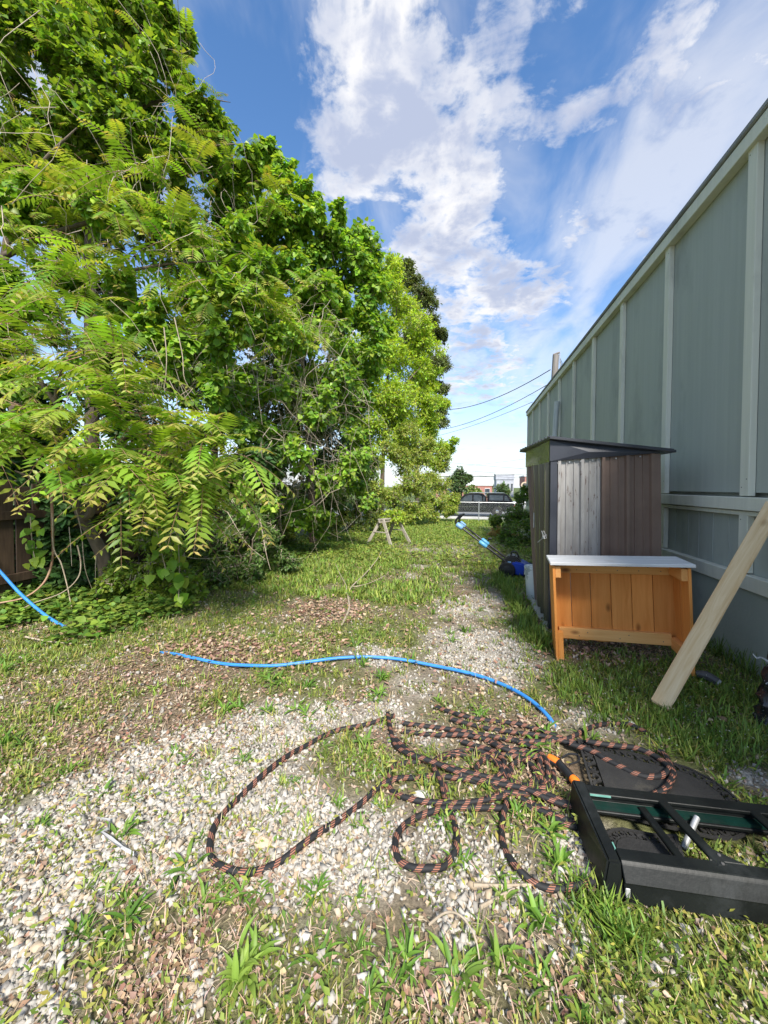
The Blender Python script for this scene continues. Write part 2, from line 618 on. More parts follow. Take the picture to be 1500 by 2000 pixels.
M['pole'] = mk('weathered_pole', (.16, .14, .125), (.25, .225, .20), 6, .85, stretch=(1, 1, .1), bump=.4)
M['wire'] = mk('cable', (.06, .06, .065), (.09, .09, .09), 4, .6)
M['rock'] = mk('pale_limestone', (.55, .53, .49), (.70, .68, .64), 12, .9, bump=.5)
M['tanrock'] = mk('tan_stone', (.50, .38, .25), (.62, .50, .36), 10, .9, bump=.5)
M['scrap'] = mk('white_plastic_film', (.34, .34, .34), (.46, .46, .45), 9, .5)
M['greyscrap'] = mk('dark_grey_rubber', (.06, .06, .06), (.10, .095, .09), 9, .6)
M['ply'] = mk('silver_paint', (.5, .5, .5), (.6, .6, .6), 5, .4)


def braid_mat():
    m, nt, b = nmat('black_hose_orange_braid')
    N, L = nt.nodes, nt.links
    uv = N.new('ShaderNodeUVMap')
    uv.uv_map = 'uv'
    s = N.new('ShaderNodeSeparateXYZ')
    L.new(uv.outputs[0], s.inputs[0])

    def mth(op, a, b_=None):
        n = N.new('ShaderNodeMath')
        n.operation = op
        for i, v in enumerate((a, b_)):
            if v is None:
                continue
            if isinstance(v, (int, float)):
                n.inputs[i].default_value = v
            else:
                L.new(v, n.inputs[i])
        return n.outputs[0]
    u = mth('ADD', mth('DIVIDE', s.outputs[0], .056), mth('MULTIPLY', s.outputs[1], 1.0))
    band = mth('LESS_THAN', mth('FRACT', u), .38)
    fine = mth('LESS_THAN', mth('FRACT', mth('MULTIPLY', s.outputs[1], 11.0)), .55)
    f = mth('MULTIPLY', band, fine)
    mix = N.new('ShaderNodeMix')
    mix.data_type = 'RGBA'
    mix.inputs[6].default_value = (.012, .012, .013, 1)
    mix.inputs[7].default_value = (.33, .135, .085, 1)
    L.new(f, mix.inputs[0])
    L.new(mix.outputs[2], b.inputs['Base Color'])
    b.inputs['Roughness'].default_value = .7
    t = N.new('ShaderNodeTexCoord')
    n3 = N.new('ShaderNodeTexNoise')
    n3.inputs['Scale'].default_value = 400
    L.new(t.outputs['Object'], n3.inputs['Vector'])
    bp = N.new('ShaderNodeBump')
    bp.inputs['Strength'].default_value = .3
    bp.inputs['Distance'].default_value = .003
    L.new(n3.outputs['Fac'], bp.inputs['Height'])
    L.new(bp.outputs[0], b.inputs['Normal'])
    return m


M['braid'] = braid_mat()


# ------------------------------------------------------------------ terrain
def vnoise(x, y, s, seed=0):
    x = np.asarray(x, float) * s
    y = np.asarray(y, float) * s
    xi, yi = np.floor(x), np.floor(y)
    fx, fy = x - xi, y - yi
    fx, fy = fx * fx * (3 - 2 * fx), fy * fy * (3 - 2 * fy)

    def h(a, b):
        q = np.sin(a * 127.1 + b * 311.7 + seed * 74.7) * 43758.5453
        return q - np.floor(q)
    return (h(xi, yi) * (1 - fx) + h(xi + 1, yi) * fx) * (1 - fy) + (h(xi, yi + 1) * (1 - fx) + h(xi + 1, yi + 1) * fx) * fy


def fbm(x, y, s, seed=0, o=3):
    t, a = 0, .5
    for k in range(o):
        t = t + a * vnoise(x, y, s * 2 ** k, seed + k * 7)
        a *= .5
    return t / (1 - .5 ** o)


def gz(x, y):
    """Height of the ground: level underfoot, falling gently towards the street, small bumps."""
    x, y = np.asarray(x, float), np.asarray(y, float)
    t = np.clip(np.minimum(y, 27) - 2.5, 0, None)
    z = -.041 * t * t / (t + 1.0)
    near = np.clip(1 - (y - 8) / 14, 0, 1) * np.clip((x + 8) / 2, 0, 1) * np.clip((2.3 - x) / .4, 0, 1)
    z = z + near * ((fbm(x, y, 1.1, 3) - .5) * .045 + (fbm(x, y, 5, 9, 2) - .5) * .016)
    z = z + np.clip((-3.4 - x) / 1.5, 0, 1) * .07 * np.clip(1 - (y - 14) / 10, 0, 1)
    return z


def gz1(x, y):
    return float(gz(x, y))


# patches of ground, x, y, radius, weight
GRAVEL = [(-1.546,1.050,0.3,1),(-1.503,1.247,0.26,0.95),(-1.346,1.396,0.28,1.1),(-1.234,1.664,0.3,1.1),(-1.076,1.783,0.28,1.1),(-0.813,1.981,0.2,0.7),(-1.121,1.235,0.3,1.1),(-0.906,1.384,0.3,1.1),(-1.221,1.047,0.2,1),(-1.285,0.899,0.16,0.9),(-0.714,1.329,0.2,1),(-0.488,1.292,0.2,1),(-0.324,1.418,0.16,0.9),(-0.352,1.227,0.14,0.9),(-0.591,1.172,0.13,0.8),(-0.102,1.380,0.14,0.7),(0.060,1.321,0.12,0.7),(0.154,1.257,0.12,0.8),(-0.039,1.213,0.1,0.75),(-1.145,0.774,0.12,0.8),(-0.991,0.725,0.1,0.7),(-0.668,0.818,0.07,0.6),(-0.005,1.093,0.08,0.7),(0.434,1.503,0.12,0.9),(0.417,1.384,0.1,0.8),(0.324,1.207,0.07,0.8),(0.083,3.218,0.42,1.15),(0.190,2.942,0.3,1.1),(-0.036,2.886,0.28,1),(-0.059,4.235,0.4,0.85),(0.300,4.784,0.4,0.7),(-0.655,2.826,0.22,0.9),(0.144,6.007,0.5,0.6),(-0.634,9.276,1,0.75),(-0.634,6.696,0.6,0.5),(0.664,10.894,0.8,0.5),(-0.365,2.491,0.2,0.5),(0.666,2.350,0.15,0.7),(1.266,2.029,0.12,0.8),(-0.150,1.955,0.15,0.5),(-0.475,2.060,0.18,0.6),(-0.912,6.116,0.4,0.55),(1.943,17.629,1.6,0.9)]
LITTER = [(-2.283,2.040,0.55,1),(-1.923,2.125,0.5,1),(-2.094,1.683,0.5,0.9),(-1.933,2.609,0.5,0.9),(-1.420,1.746,0.35,0.9),(-1.466,3.850,0.5,0.9),(-1.271,2.875,0.4,0.5),(-1.694,1.597,0.35,0.8),(-1.296,2.272,0.35,0.7),(-0.023,2.165,0.3,0.7),(0.250,2.134,0.25,0.9),(0.424,1.867,0.2,1.1),(0.279,1.656,0.2,1),(0.102,1.861,0.2,0.9),(-0.392,1.941,0.2,0.6),(-0.647,2.234,0.25,0.6),(-2.740,1.933,0.5,0.7),(-1.422,0.965,0.15,0.5),(-1.104,1.037,0.18,0.6),(-0.718,1.125,0.16,0.7),(-0.763,0.838,0.12,0.6),(-0.130,0.930,0.12,0.8),(0.238,1.065,0.12,0.9),(0.136,1.088,0.1,0.8),(-0.002,0.949,0.1,0.8),(0.663,4.433,0.18,0.8),(0.654,3.975,0.12,1),(0.825,4.932,0.2,0.9),(-0.831,1.645,0.15,0.5),(1.029,3.152,0.2,1),(1.319,3.272,0.2,0.9),(0.838,3.249,0.12,0.9),(-9.751,25.545,1.2,0.5),(0.444,1.060,0.1,0.6)]
LUSH = [(1.154,2.856,0.35,1),(1.583,2.823,0.4,1),(0.813,2.773,0.25,0.8),(1.206,2.357,0.3,1),(0.868,2.475,0.25,0.9),(0.519,3.447,0.25,0.6),(0.637,4.641,0.3,0.7),(1.365,2.227,0.2,0.6),(0.563,1.197,0.25,1),(0.752,1.204,0.25,0.95),(0.445,1.235,0.15,0.8),(-1.031,2.334,0.4,0.6),(-0.965,3.322,0.4,0.55),(-1.483,2.934,0.45,0.5),(0.332,1.523,0.14,0.8),(-1.411,1.998,0.18,0.8),(-0.955,0.931,0.1,0.6),(-2.376,1.524,0.3,0.7),(-1.831,1.172,0.2,0.6),(-2.691,5.156,1,0.8),(-1.994,6.837,1.2,0.9),(-1.213,14.762,2.2,1),(-2.930,8.003,1.2,0.8),(-2.750,2.863,0.5,0.7),(-3.173,2.313,0.5,0.7),(-2.464,3.579,0.6,0.8),(0.647,5.778,0.4,0.7),(-0.834,4.724,0.4,0.6)]


def field(lst, x, y):
    v = np.zeros(np.shape(x))
    for (a, b, r_, w_) in lst:
        v = np.maximum(v, w_ * np.exp(-((x - a) ** 2 + (y - b) ** 2) / (r_ * r_ * 1.25)))
    return v


def f_gravel(x, y):
    return field(GRAVEL, x, y) + (fbm(x, y, 3.2, 21) - .5) * .9


def f_litter(x, y):
    return field(LITTER, x, y) + (fbm(x, y, 2.6, 31) - .5) * .8


def f_grass(x, y):
    g = .60 + .55 * field(LUSH, x, y) - .56 * field(GRAVEL, x, y) - .22 * field(LITTER, x, y)
    return g + (fbm(x, y, 2.3, 41) - .5) * .95


def axis(dense0, dense1, step, lo, hi):
    a = list(np.arange(dense0, dense1 + 1e-6, step))
    s, p = step, dense0
    while p > lo:
        s *= 1.35
        p -= s
        a.insert(0, p)
    s, p = step, dense1
    while p < hi:
        s *= 1.35
        p += s
        a.append(p)
    return np.array(a)


def raw_mesh(name, V, F, mat_, parent=None, colors=None, kind=None, smooth=False):
    me = bpy.data.meshes.new(name)
    V = np.ascontiguousarray(V, np.float32).reshape(-1, 3)
    F = np.ascontiguousarray(F, np.int32)
    n, k = F.shape
    me.vertices.add(len(V))
    me.vertices.foreach_set('co', V.ravel())
    me.loops.add(n * k)
    me.loops.foreach_set('vertex_index', F.ravel())
    me.polygons.add(n)
    me.polygons.foreach_set('loop_start', np.arange(0, n * k, k, dtype=np.int32))
    me.polygons.foreach_set('loop_total', np.full(n, k, dtype=np.int32))
    if smooth:
        me.polygons.foreach_set('use_smooth', np.ones(n, dtype=bool))
    me.update(calc_edges=True)
    if colors is not None:
        ca = me.color_attributes.new('Col', 'FLOAT_COLOR', 'POINT')
        c4 = np.ones((len(V), 4), np.float32)
        c4[:, :3] = colors
        ca.data.foreach_set('color', c4.ravel())
    me.materials.append(mat_)
    o = bpy.data.objects.new(name, me)
    COL.objects.link(o)
    if parent is not None:
        o.parent = parent
    if kind:
        o['kind'] = kind
    return o


def ground_mat():
    m, nt, b = nmat('ground_soil')
    N, L = nt.nodes, nt.links
    at = N.new('ShaderNodeAttribute')
    at.attribute_name = 'Col'
    t = N.new('ShaderNodeTexCoord')

    def noise(sc_, det=6):
        n = N.new('ShaderNodeTexNoise')
        n.inputs['Scale'].default_value = sc_
        n.inputs['Detail'].default_value = det
        n.inputs['Roughness'].default_value = .7
        L.new(t.outputs['Object'], n.inputs['Vector'])
        return n.outputs['Fac']
    r_ = N.new('ShaderNodeMapRange')
    r_.inputs['From Min'].default_value, r_.inputs['From Max'].default_value = .3, .7
    r_.inputs['To Min'].default_value, r_.inputs['To Max'].default_value = .45, 1.5
    L.new(noise(55), r_.inputs['Value'])
    ml = N.new('ShaderNodeVectorMath')
    ml.operation = 'SCALE'
    L.new(at.outputs['Color'], ml.inputs[0])
    L.new(r_.outputs[0], ml.inputs['Scale'])
    L.new(ml.outputs[0], b.inputs['Base Color'])
    b.inputs['Roughness'].default_value = .95
    b.inputs['Specular IOR Level'].default_value = .15
    bp = N.new('ShaderNodeBump')
    bp.inputs['Strength'].default_value = .8
    bp.inputs['Distance'].default_value = .015
    L.new(noise(70, 8), bp.inputs['Height'])
    L.new(bp.outputs[0], b.inputs['Normal'])
    return m


gx, gy = axis(-6.0, 2.4, .07, -1500, 1500), axis(0.3, 13.0, .07, -60, 2500)
GX, GY = np.meshgrid(gx, gy)
GZ = gz(GX, GY)
fg, fl, fq = f_gravel(GX, GY), f_litter(GX, GY), f_grass(GX, GY)
c = np.zeros(GX.shape + (3,)) + np.array((.20, .155, .105))


def lerp(c_, k, f):
    f = np.clip(f, 0, 1)[..., None]
    return c_ * (1 - f) + np.array(k) * f


c = lerp(c, (.13, .15, .05), (fq - .25) * 1.6)
c = lerp(c, (.36, .325, .27), (fg - .30) * 2.0)
c = lerp(c, (.17, .12, .08), (fl - .5) * 1.6)
c = lerp(c, (.10, .13, .04), np.clip((GY - 12) / 8, 0, 1))
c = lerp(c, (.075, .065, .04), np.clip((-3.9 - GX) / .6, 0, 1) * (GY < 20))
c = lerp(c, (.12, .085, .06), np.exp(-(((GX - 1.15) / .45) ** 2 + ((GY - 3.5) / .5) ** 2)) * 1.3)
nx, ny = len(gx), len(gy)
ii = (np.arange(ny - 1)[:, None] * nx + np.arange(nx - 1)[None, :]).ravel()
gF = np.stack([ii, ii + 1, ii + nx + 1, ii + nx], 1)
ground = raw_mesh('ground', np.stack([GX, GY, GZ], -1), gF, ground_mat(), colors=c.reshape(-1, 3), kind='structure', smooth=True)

# street beyond the fence
sz = gz1(0, 28)
st = MB().box((-4, 33.2, sz + .004 - .05), (120, 9.0, .12)).build('road', M['asphalt'], kind='structure')
kb = MB().box((-4, 27.9, sz - .02), (120, 1.3, .28)).build('pavement', M['concrete'], kind='structure', bevel=.02)

# ------------------------------------------------------------------ the long sage building
WX = 2.035                                   # face of the siding panels
bld = thing('sage_building', 'long low building with sage green panels and pale battens beside the strip', 'building', (WX, 3.3, 0))
oo = (WX, 3.3, 0)
Y0, Y1 = -.90, 14.12                        # unseen near end, set short to let sun onto the turf; far corner
ys = [3.291 + 1.213 * k for k in range(-3, 9)]
MB().box((WX + 3.03, (Y0 + Y1) / 2, 2.0), (5.9, Y1 - Y0 - .06, 3.80)).build('building_body', M['sage'], bld, origin=oo)
MB().box((WX + .03, (Y0 + Y1) / 2, .10), (.10, Y1 - Y0 - .02, .96)).build('foundation_wall', M['found'], bld, origin=oo)
edges = [Y0] + ys + [Y1]
for a, b in zip(edges[:-1], edges[1:]):
    wv = b - a - .004
    j = random.uniform(-.002, .002)
    MB().box((WX + .045 + j, (a + b) / 2 + .04, 2.555), (.045, wv, 2.56)).build('siding_panel', M['sage'], bld, origin=oo)
    lp = MB().box((WX + .045 + j, (a + b) / 2 + .04, .875), (.045, wv, .62))
    lp.build('siding_panel', M['sage'], bld, origin=oo)
    for q in np.arange(a + .27, b - .05, .2):
        MB().box((WX + .022 + j, q + random.uniform(-.02, .02), .875), (.006, .007, .60)).build('seam_bead', M['sage'], bld, origin=oo)
for a in ys:
    MB().box((WX - .002, a + .047, 2.53), (.045, .094, 2.56)).build('batten', M['trim'], bld, origin=oo, bevel=.003)
    MB().box((WX - .002, a + .047, .905), (.045, .094, .45)).build('batten', M['trim'], bld, origin=oo, bevel=.003)
rails = [(1.190, .098, -.014, .075), (1.122, .034, .002, .055), (.618, .108, -.010, .07), (3.862, .115, -.016, .078)]
for z_, h_, x_, t_ in rails:
    for a, b in ((Y0, 1.2), (1.203, 5.73), (5.733, 10.2), (10.203, Y1)):
        MB().box((WX + x_, (a + b) / 2, z_ + random.uniform(-.002, .002)), (t_, b - a, h_)).build('rail', M['trim'], bld, origin=oo, bevel=.004)
MB().box((WX + .03, (Y0 + Y1) / 2, 3.951), (.20, Y1 - Y0 + .06, .05)).build('coping', M['roofm'], bld, origin=oo, bevel=.01)
MB().box((WX + 3.05, (Y0 + Y1) / 2, 3.93), (5.86, Y1 - Y0 - .05, .05)).build('roof', M['roofm'], bld, origin=oo)
MB().box((WX + .05, Y1 - .012, 2.0), (.14, .05, 3.86)).build('corner_board', M['trim'], bld, origin=oo, bevel=.004)
nm = MB()
for a in ys:
    for z_ in (1.33, 1.36, 3.76, 1.06, .73):
        for d_ in (.022, .072):
            if random.random() < .7:
                nm.lathe([(.0045, 0), (.0045, .002)], (WX - .0255, a + d_, z_ + random.uniform(-.02, .02)), 6, 'x')
nm.build('nail_heads', M['greyscrap'], bld, origin=oo, kind='stuff')

pp = MB().tube([(1.86, 9.75, gz1(1.86, 9.75) - .02), (1.92, 9.5, 1.6), (1.965, 9.32, 3.27)], .055, 12)
tag(pp.build('vent_pipe', M['pvc'], smooth=True, origin=(1.86, 9.75, gz1(1.86, 9.75))), 'white plastic pipe leaning on the siding above the shed roof', 'pipe')

# ------------------------------------------------------------------ metal shed
SB = [(.755, 3.74), (1.655, 3.74), (1.69, 4.70), (.80, 4.70)]          # footprint: near left, near right, far right, far left
ST = [(.748, 3.74), (1.612, 3.74), (1.60, 4.70), (.678, 4.70)]         # the top leans towards the strip
shed = thing('metal_shed', 'small brown corrugated metal shed with slate sloping roof against the building', 'shed', (1.2, 4.2, -.02))
so = (1.2, 4.2, -.02)


def shed_pt(u, v_, z):
    """u across 0..1, v along 0..1, z height, following the leaning walls"""
    t = z / 1.6
    c_ = []
    for k in range(2):
        b0 = SB[0][k] * (1 - u) * (1 - v_) + SB[1][k] * u * (1 - v_) + SB[2][k] * u * v_ + SB[3][k] * (1 - u) * v_
        t0 = ST[0][k] * (1 - u) * (1 - v_) + ST[1][k] * u * (1 - v_) + ST[2][k] * u * v_ + ST[3][k] * (1 - u) * v_
        c_.append(b0 * (1 - t) + t0 * t)
    return Vector((c_[0], c_[1], z))


def ribbed(side, a, b, z0, z1, ribs, name, mat_, depth=.014, parent=shed, push=0.0):
    """A ribbed sheet between a and b (0..1) on one side of the shed, folded out of one strip with thickness."""
    prof = []
    for (p, w_, d_) in ribs:
        prof += [(p - w_ * .5, 0), (p - w_ * .28, d_), (p + w_ * .28, d_), (p + w_ * .5, 0)]
    prof = [(a, 0)] + [q for q in prof if a < q[0] < b] + [(b, 0)]
    m = MB()
    vs = []
    for off in (push, push - .006):
        for zz in (0, 1):
            for (p, d_) in prof:
                za, zb = (z0(p) if callable(z0) else z0), (z1(p) if callable(z1) else z1)
                z = zb if zz else za
                if side == 'near':
                    q = shed_pt(p, 0, z) + Vector((0, -(d_ + off), 0))
                elif side == 'left':
                    q = shed_pt(0, p, z) + Vector((-(d_ + off), 0, 0))
                elif side == 'far':
                    q = shed_pt(p, 1, z) + Vector((0, (d_ + off), 0))
                else:
                    q = shed_pt(1, p, z) + Vector(((d_ + off), 0, 0))
                vs.append(q)
    n = len(prof)
    fs = []
    for i in range(n - 1):
        fs.append((i, i + 1, n + i + 1, n + i))
        fs.append((2 * n + i, 3 * n + i, 3 * n + i + 1, 2 * n + i + 1))
        fs.append((i, 2 * n + i, 2 * n + i + 1, i + 1))
        fs.append((n + i, n + i + 1, 3 * n + i + 1, 3 * n + i))
    fs.append((0, n, 3 * n, 2 * n))
    fs.append((n - 1, 3 * n - 1, 4 * n - 1, 2 * n - 1))
    m.add(vs, fs)
    return m.build(name, mat_, parent, origin=so)


def rib_list(a, b):
    out = []
    p = a
    k = 0
    while p < b:
        out.append((p, .05 if k % 3 == 0 else .02, .030 if k % 3 == 0 else .011))
        p += .0745
        k += 1
    return out


top_l, top_r = 1.545, 1.612
tz = lambda p: top_l + (top_r - top_l) * p
ribbed('near', .055, .475, .02, tz, rib_list(.075, .47), 'faded_wall_sheet', M['faded_metal'])['label'] = 'pale grey sheet with peeling paint'
ribbed('near', .478, .985, .02, tz, rib_list(.495, .97), 'wall_sheet', M['brown_metal'], push=.003)
ribbed('right', .0, 1.0, .02, 1.60, rib_list(.04, .97), 'wall_sheet', M['brown_metal'])
ribbed('far', .0, 1.0, .02, 1.55, rib_list(.04, .97), 'wall_sheet', M['brown_metal'])
ribbed('left', .62, 1.0, .02, 1.54, rib_list(.66, .99), 'wall_sheet', M['brown_metal'])
dr = ribbed('left', .02, .60, .05, 1.535, rib_list(.06, .58), 'door', M['dark_metal'], push=.012)
dr['label'] = 'glossy dark door reflecting the greenery'
m = MB()
hp = shed_pt(0, .62, .95)
m.tube([hp + Vector((-.035, 0, -.08)), hp + Vector((-.035, 0, .08))], .006, 6)
m.build('hinge', M['steel'], dr, origin=so)
m = MB()
lp = shed_pt(0, .045, .86) + Vector((-.035, 0, 0))
for k in range(5):
    q = [lp + Vector((random.uniform(-.035, .01), random.uniform(-.05, .05), random.uniform(-.05, .04))) for _ in range(4)]
    m.tube([lp] + q, .0028, 5, 3)
m.tube([lp + Vector((0, -.02, 0)), lp + Vector((-.02, .03, -.04)), lp + Vector((-.05, .09, -.085))], .004, 5)
m.build('wire_latch', M['scrap'], dr, origin=so)
# corner post, fascia, gable triangle
q0, q1 = shed_pt(0, 0, 0), shed_pt(0, 0, 1.55)
m = MB()
m.hexa([q0 + Vector((-.012, -.028, 0)), q0 + Vector((.052, -.028, 0)), q0 + Vector((.052, .03, 0)), q0 + Vector((-.012, .03, 0)),
        q1 + Vector((-.012, -.028, 0)), q1 + Vector((.046, -.028, 0)), q1 + Vector((.046, .03, 0)), q1 + Vector((-.012, .03, 0))])
m.build('corner_post', M['navy_metal'], shed, origin=so, bevel=.002)
q0, q1 = shed_pt(1, 0, 0), shed_pt(1, 0, 1.6)
m = MB()
m.hexa([q0 + Vector((-.05, -.026, 0)), q0 + Vector((.012, -.026, 0)), q0 + Vector((.012, .03, 0)), q0 + Vector((-.05, .03, 0)),
        q1 + Vector((-.045, -.026, 0)), q1 + Vector((.012, -.026, 0)), q1 + Vector((.012, .03, 0)), q1 + Vector((-.045, .03, 0))])
m.build('corner_post', M['brown_metal'], shed, origin=so, bevel=.002)
fa, fb = shed_pt(0, -.01, 1.53), shed_pt(0, 1.01, 1.53)
m = MB()
nseg = 9
vs = []
for i in range(nseg + 1):
    t = i / nseg
    p = fa.lerp(fb, t)
    for k, z in enumerate((1.535, 1.60, 1.67, 1.735)):
        vs.append(Vector((p.x - .022 + .012 * math.sin(5 * t + k) * (0 < i < nseg) * (k in (1, 2)), p.y, z)))
m.add(vs, [(i * 4 + k, (i + 1) * 4 + k, (i + 1) * 4 + k + 1, i * 4 + k + 1) for i in range(nseg) for k in range(3)])
m.hexa([fa + Vector((-.016, 0, .012)), fa + Vector((.0, 0, .012)), fb + Vector((.0, 0, .012)), fb + Vector((-.016, 0, .012)),
        fa + Vector((-.016, 0, .20)), fa + Vector((.0, 0, .20)), fb + Vector((.0, 0, .20)), fb + Vector((-.016, 0, .20))])
m.build('fascia', M['green_sheen_metal'], shed, origin=so, smooth=True)
ga, gb = shed_pt(0, 0, 1.53), shed_pt(1, 0, 1.60)
m = MB()
n_ = Vector((0, -.035, 0))
poly = [ga + Vector((-.02, 0, .012)), gb + Vector((.0, 0, .008)), gb + Vector((.0, 0, .020)), ga + Vector((-.02, 0, .205))]
mid = (poly[0] + poly[1] + poly[2] + poly[3]) / 4 + Vector((-.12, -.018, -.005))
m.add([p + n_ for p in poly] + [mid + n_] + [p + n_ * .2 for p in poly], [(0, 1, 4), (1, 2, 4), (2, 3, 4), (3, 0, 4), (0, 5, 6, 1), (1, 6, 7, 2), (2, 7, 8, 3), (3, 8, 5, 0), (5, 8, 7, 6)])
m.build('gable_panel', M['navy_metal'], shed, origin=so)
# roof: thin ribbed sheet with overhang
r00, r10 = Vector((.715, 3.655, 1.762)), Vector((1.715, 3.655, 1.628))
r11, r01 = Vector((1.70, 4.86, 1.628)), Vector((.610, 4.86, 1.752))
m = MB()
m.hexa([r00 - Vector((0, 0, .022)), r10 - Vector((0, 0, .022)), r11 - Vector((0, 0, .022)), r01 - Vector((0, 0, .022)), r00, r10, r11, r01])
rf = m.build('roof', M['roof_metal'], shed, origin=so, bevel=.003)
for k in range(11):
    t = (k + .5) / 11
    a, b = r00.lerp(r01, t), r10.lerp(r11, t)
    MB().bar(a + Vector((-.004, 0, .004)), b + Vector((.004, 0, .004)), .028, .018).build('roof_rib', M['roof_metal'], rf, origin=so, bevel=.004)
for k in range(9):
    p = shed_pt(.06 + k * .11, 0, tz(.06 + k * .11) - .022)
    MB().lathe([(.006, 0), (.006, .004), (.003, .006)], (p.x, p.y - .03, p.z), 8, 'y').build('bolt', M['steel'], shed, origin=so)
MB().box((1.22, 4.22, -.045), (1.0, 1.04, .06)).build('base_slab', M['concrete'], shed, origin=so)

# ------------------------------------------------------------------ orange stained counter
ct = thing('wooden_counter', 'orange stained wooden counter with white top, open front, beside the metal shed', 'counter',
           (.665, 3.035, 0.0), rot=(R(0), R(-3.0), R(-6)))
CW, CD, CH = .865, .285, .735
pk = .137
for k in range(6):                             # back pickets, dog-eared ends at the bottom
    x0 = .014 + k * (pk + .0040)
    x1 = min(x0 + pk, CW - .015)
    if k == 0:
        x0 += .02
    z0_ = .075 + random.uniform(-.004, .004)
    e = .030
    poly = [(x0 + e, z0_), (x1 - e, z0_), (x1, z0_ + e * .9), (x1, CH - .03), (x0, CH - .03), (x0, z0_ + e * .9)]
    MB().prism(poly, CD - .018 + random.uniform(-.002, .002), CD, 'y').build('picket', M['stain_z'], ct, bevel=.0015)
MB().box((CW / 2, CD - .038, .135), (CW - .10, .038, .088)).build('back_rail', M['stain_x'], ct, bevel=.003)
MB().box((CW / 2, CD - .038, CH - .075), (CW - .10, .038, .085)).build('back_rail', M['stain_x'], ct, bevel=.003)
for sgn, xx in ((0, 0.0), (1, CW)):
    for k in range(2):
        y0_ = .0 + k * .1375
        z0_ = -.02 if k == 0 else .03
        MB().box((xx + (.009 if sgn == 0 else -.009), y0_ + .065, (CH - .02 + z0_) / 2), (.018, .130, CH - .02 - z0_)).build('side_board', M['stain_z'], ct, bevel=.0015)
    xi = xx + (.037 if sgn == 0 else -.037)
    MB().box((xi, CD / 2 - .02, CH - .067), (.038, CD - .045, .085)).build('side_rail', M['stain_y'], ct, bevel=.003)
    MB().box((xi, CD / 2 - .02, .115 if sgn else .055), (.038, CD - .045, .085)).build('side_rail', M['stain_y'], ct, bevel=.003)
MB().box((.037, .021, .12), (.036, .038, .20)).build('leg', M['stain_z'], ct, bevel=.002)
m = MB()
for k, (a, b) in enumerate(((-.030, .130), (.133, CD + .012))):
    MB().box((CW / 2, (a + b) / 2, CH + random.uniform(-.001, .001)), (CW + .035, b - a, .022)).build('top_board', M['whitetop'], ct, bevel=.003)

for k in range(6):
    for z_ in (.12, .15, CH - .06, CH - .09):
        sx_ = .014 + k * (pk + .004) + (.04 if z_ in (.12, CH - .09) else .10)
        if z_ > .3 or k % 2:
            MB().lathe([(.0035, 0), (.0035, .002)], (sx_, CD - .059, z_), 7, 'y').build('screw', M['greyscrap'], ct)

# ------------------------------------------------------------------ leaning post
pa, pb = Vector((1.130, 2.515, .035)), Vector((1.945, 3.03, 1.075))
d_ = (pb - pa).normalized()
lp_o = MB().box((0, 0, 0), (1.72, .094, .094)).build('timber_post', M['lumber'], bevel=.007, seg=2)
xax = d_
yax = Vector((0, 0, 1)).cross(xax).normalized()
zax = xax.cross(yax)
rot = Matrix((xax, yax, zax)).transposed().to_4x4() @ Matrix.Rotation(R(33), 4, 'X')
lp_o.matrix_world = Matrix.Translation(pa + d_ * .83) @ rot
tag(lp_o, 'pale square pine post leaning on the sage wall', 'post')

# ------------------------------------------------------------------ bucket
bk = thing('plastic_bucket', 'scuffed white plastic bucket behind the metal shed corner', 'bucket', (.846, 4.89, gz1(.846, 4.89)))
MB().lathe([(.118, 0), (.126, .01), (.146, .29), (.148, .385), (.140, .385), (.134, .30), (.118, .03)], (0, 0, 0), 28).build('bucket_body', M['bucket'], bk, smooth=True)
for z_ in (.295, .325, .352):
    MB().lathe([(.146, z_), (.157, z_), (.157, z_ + .012), (.147, z_ + .012)], (0, 0, 0), 28).build('rim_band', M['bucket'], bk, smooth=True)
MB().lathe([(.135, .378), (.158, .376), (.160, .392), (.154, .400), (.137, .398)], (0, 0, 0), 28).build('rim', M['bucket'], bk, smooth=True)
hp = [(.158 * math.cos(a), .158 * math.sin(a) * .9, .33 - .13 * math.sin(a)) for a in np.linspace(math.pi * .98, math.pi * 2.02, 14)]
MB().tube(hp, .003, 6).build('handle', M['steel'], bk, smooth=True)

# ------------------------------------------------------------------ lawn mower
mz = gz1(.66, 6.5)
mw = thing('lawn_mower', 'blue and black push lawn mower with raised handle beyond the bucket', 'lawn mower', (.66, 6.5, mz), rotz=R(-9))
m = MB()
m.prism([(-.06, .06), (.02, .05), (.36, .05), (.40, .10), (.37, .16), (.25, .235), (.10, .26), (.05, .20), (-.03, .17)], -.20, .20, 'y')
m.build('deck', M['blue_deck'], mw, bevel=.02, seg=2)
m = MB()
m.prism([(-.05, .17), (.22, .20), (.20, .27), (.13, .335), (.02, .345), (-.04, .29)], -.13, .13, 'y')
mo = m.build('motor_housing', M['black_tool'], mw, bevel=.02, seg=2)
MB().box((.03, -.135, .235), (.055, .012, .022)).build('badge', M['cyan_light'], mo, bevel=.004)
MB().tube([(.05, -.02, .33), (.06, -.02, .385), (.12, -.02, .395), (.155, -.02, .345), (.16, -.02, .30)], .014, 8, 3).build('carry_handle', M['black_tool'], mo, smooth=True)
